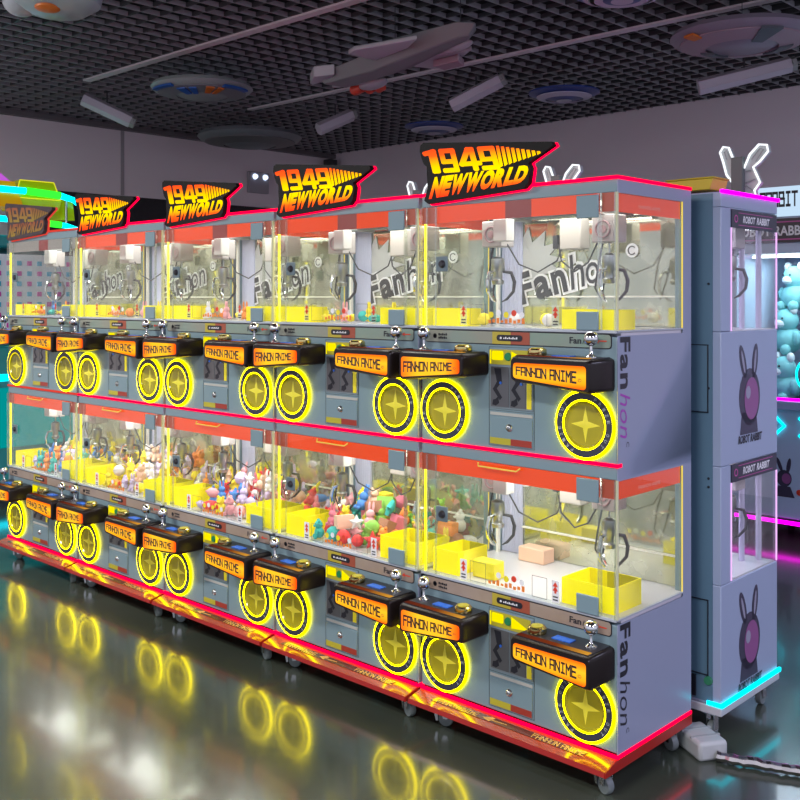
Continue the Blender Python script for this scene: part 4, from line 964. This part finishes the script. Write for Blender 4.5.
m = MB(); m.prism([(-.05,-.08),(.22,-.10),(.36,-.16),(.05,-.30),(-.02,-.26)],-.035,-.010,'xy'); m.prism([(-.05,.08),(.22,.10),(.36,.16),(.05,.28),(-.02,.26)],-.035,-.010,'xy'); m.build('wing', jb, R, 'pale grey wings', bevel=.006)
m = MB(); m.prism([(.12,-.13),(.28,-.15),(.22,-.24),(.10,-.22)],-.075,-.036,'xy'); m.build('wing_pod', jc, R, bevel=.006)
for c_, r_ in (((-.40,-.17,-.05),(.035,.11,.05)),((.36,-.07,-.03),(.025,.10,.035))): MB().ball(c_,.05,14,*r_).build('engine_pod', jb, R, 'pale engine pod')
for p_, q_, a_, b_ in (((-.49,-.17,-.055),(-.56,-.17,-.055),.026,.036),((-.45,-.21,-.06),(-.50,-.22,-.06),.022,.026),((-.38,-.22,-.07),(-.43,-.23,-.07),.018,.022)): MB().cyl(p_,q_,a_,b_).build('engine_nozzle', mat('nozzle_red', (.65,.06,.03), .4), R, 'red engine nozzle')
for q in ((.0,.0),(.46,0)): m = MB(); m.cyl((q[0],q[1],.03),(q[0],q[1],ZC-2.93),.002,seg=6); m.build('hanger', darkg, R)
tag(R, 'grey model spacecraft with red engine nozzles hanging over the row', 'ceiling decoration')
# emergency light on the left wall
R = empty('emergency_light', (-6.73,3.86,2.80)); MB().box(0,.05,-.13,.13,-.12,.10).build('housing', mat('em_grey', (.40,.36,.40), .5), R, bevel=.006)
for q in (-.06,.075): MB().lathe([(0,.03),(.022,.025),(.03,0),(.03,-.02)],(.052,q,.05),'x',16).build('lamp_head', emit('em_blue%d' % (q > 0), (.6,.75,1), 1.6), R, 'small lit lamp head')
tag(R, 'grey twin-headed emergency light on the left wall', 'emergency light')
o = MB().box(-.05,.05,-.06,.06,-.07,.07).build('speaker_box', darkg, None, bevel=.005); o.location = (-6.60,4.80,3.05); tag(o, 'small dark box high in the far corner of the room', 'box')
MB().box(-.07,-.05,-.02,.02,-.02,.02).build('wall_mount', darkg, o)

# ------------------------------------------------------------------ floor things
m = MB(); m.box(-.085,.085,-.055,.055,0,.065); o = m.build('power_adapter', mat('adapter_white', (.42,.45,.46), .5), None, bevel=.012)
o.location = (.035,.485,0); o.rotation_euler = (0,0,-.55); tag(o, 'pale rounded power adapter box on the floor between two claw cabinets', 'power adapter')
for q in (-.03,.03): MB().box(q-.004,q+.004,-.056,.056,.06,.0665).build('rib', mat('adapter_rib', (.30,.33,.34), .5), o)
p0 = Vector((.115,.44,.02)); p1 = Vector((.66,.63,.02)); rr = random.Random(5); P = []; Rr = []
for i in range(40): P.append(p0.lerp(p1, i/39) + Vector((rr.uniform(-.004,.004), rr.uniform(-.004,.004), rr.uniform(-.001,.002)))); Rr.append(.017+rr.uniform(-.003,.002))
o = MB().tube(P, Rr, 9).build('foil_cable', mat('foil', (.62,.58,.56), .2, 1), smooth=False); tag(o, 'silver foil wrapped cable running over the floor from the adapter', 'cable')

# ------------------------------------------------------------------ light
def area(name, loc, sx, sy, e, col=(1,1,1), rotx=0, rotz=0):
    l = bpy.data.lights.new(name, 'AREA'); l.shape = 'RECTANGLE'; l.size = sx; l.size_y = sy; l.energy = e; l.color = col
    o = bpy.data.objects.new(name, l); COL.objects.link(o); o.location = loc; o.rotation_euler = (rotx,0,rotz); return o
for k in range(5):
    for z in DECKS:
        area('window_light', (-W/2-.85*k, .19, z+.845), .66, .22, 3.5 if z < 1 else 2.7, (1,.985,.93))
for z1 in (1.86,.95): area('window_light', (-.35,.82,z1), .6,.25, 3.0, (.9,.85,1))
area('window_light', (-.73,3.95,1.835), 1.0,.4, 8, (.72,.82,1)); area('window_light', (.57,3.95,1.835), 1.0,.4, 8, (.72,.82,1))
for x, y, e, c in ((-3.5,-2.6,130,(1,.97,.93)), (.6,-3.4,120,(1,.96,.95)), (3.6,-1.2,90,(.80,.70,1)), (3.2,2.2,70,(.70,.72,1))):
    area('fill_light', (x,y,ZC-.02), 1.4,.35, e, c)  # unseen fill lights added overhead to brighten and tint the room
wd = bpy.data.worlds.new('w'); SC.world = wd; wd.use_nodes = True
wd.node_tree.nodes['Background'].inputs[0].default_value = (.80,.82,1,1); wd.node_tree.nodes['Background'].inputs[1].default_value = .66

cd = bpy.data.cameras.new('camera'); cam = bpy.data.objects.new('camera', cd); COL.objects.link(cam)
cam.location = (1.667,-2.736,1.57); cam.rotation_euler = (PI/2, 0, math.radians(43.65)); cd.lens = 996/800*36; cd.sensor_width = 36; cd.shift_y = -.1275; cd.clip_start = .05
SC.camera = cam
SC.view_settings.view_transform = 'Standard'; SC.view_settings.look = 'None'; SC.view_settings.gamma = 1; SC.view_settings.exposure = 0.35
SC.view_settings.use_curve_mapping = False
try:
    SC.cycles.transparent_max_bounces = 40; SC.cycles.max_bounces = 10; SC.cycles.glossy_bounces = 5; SC.cycles.diffuse_bounces = 3; SC.cycles.sample_clamp_indirect = 4
except Exception: pass
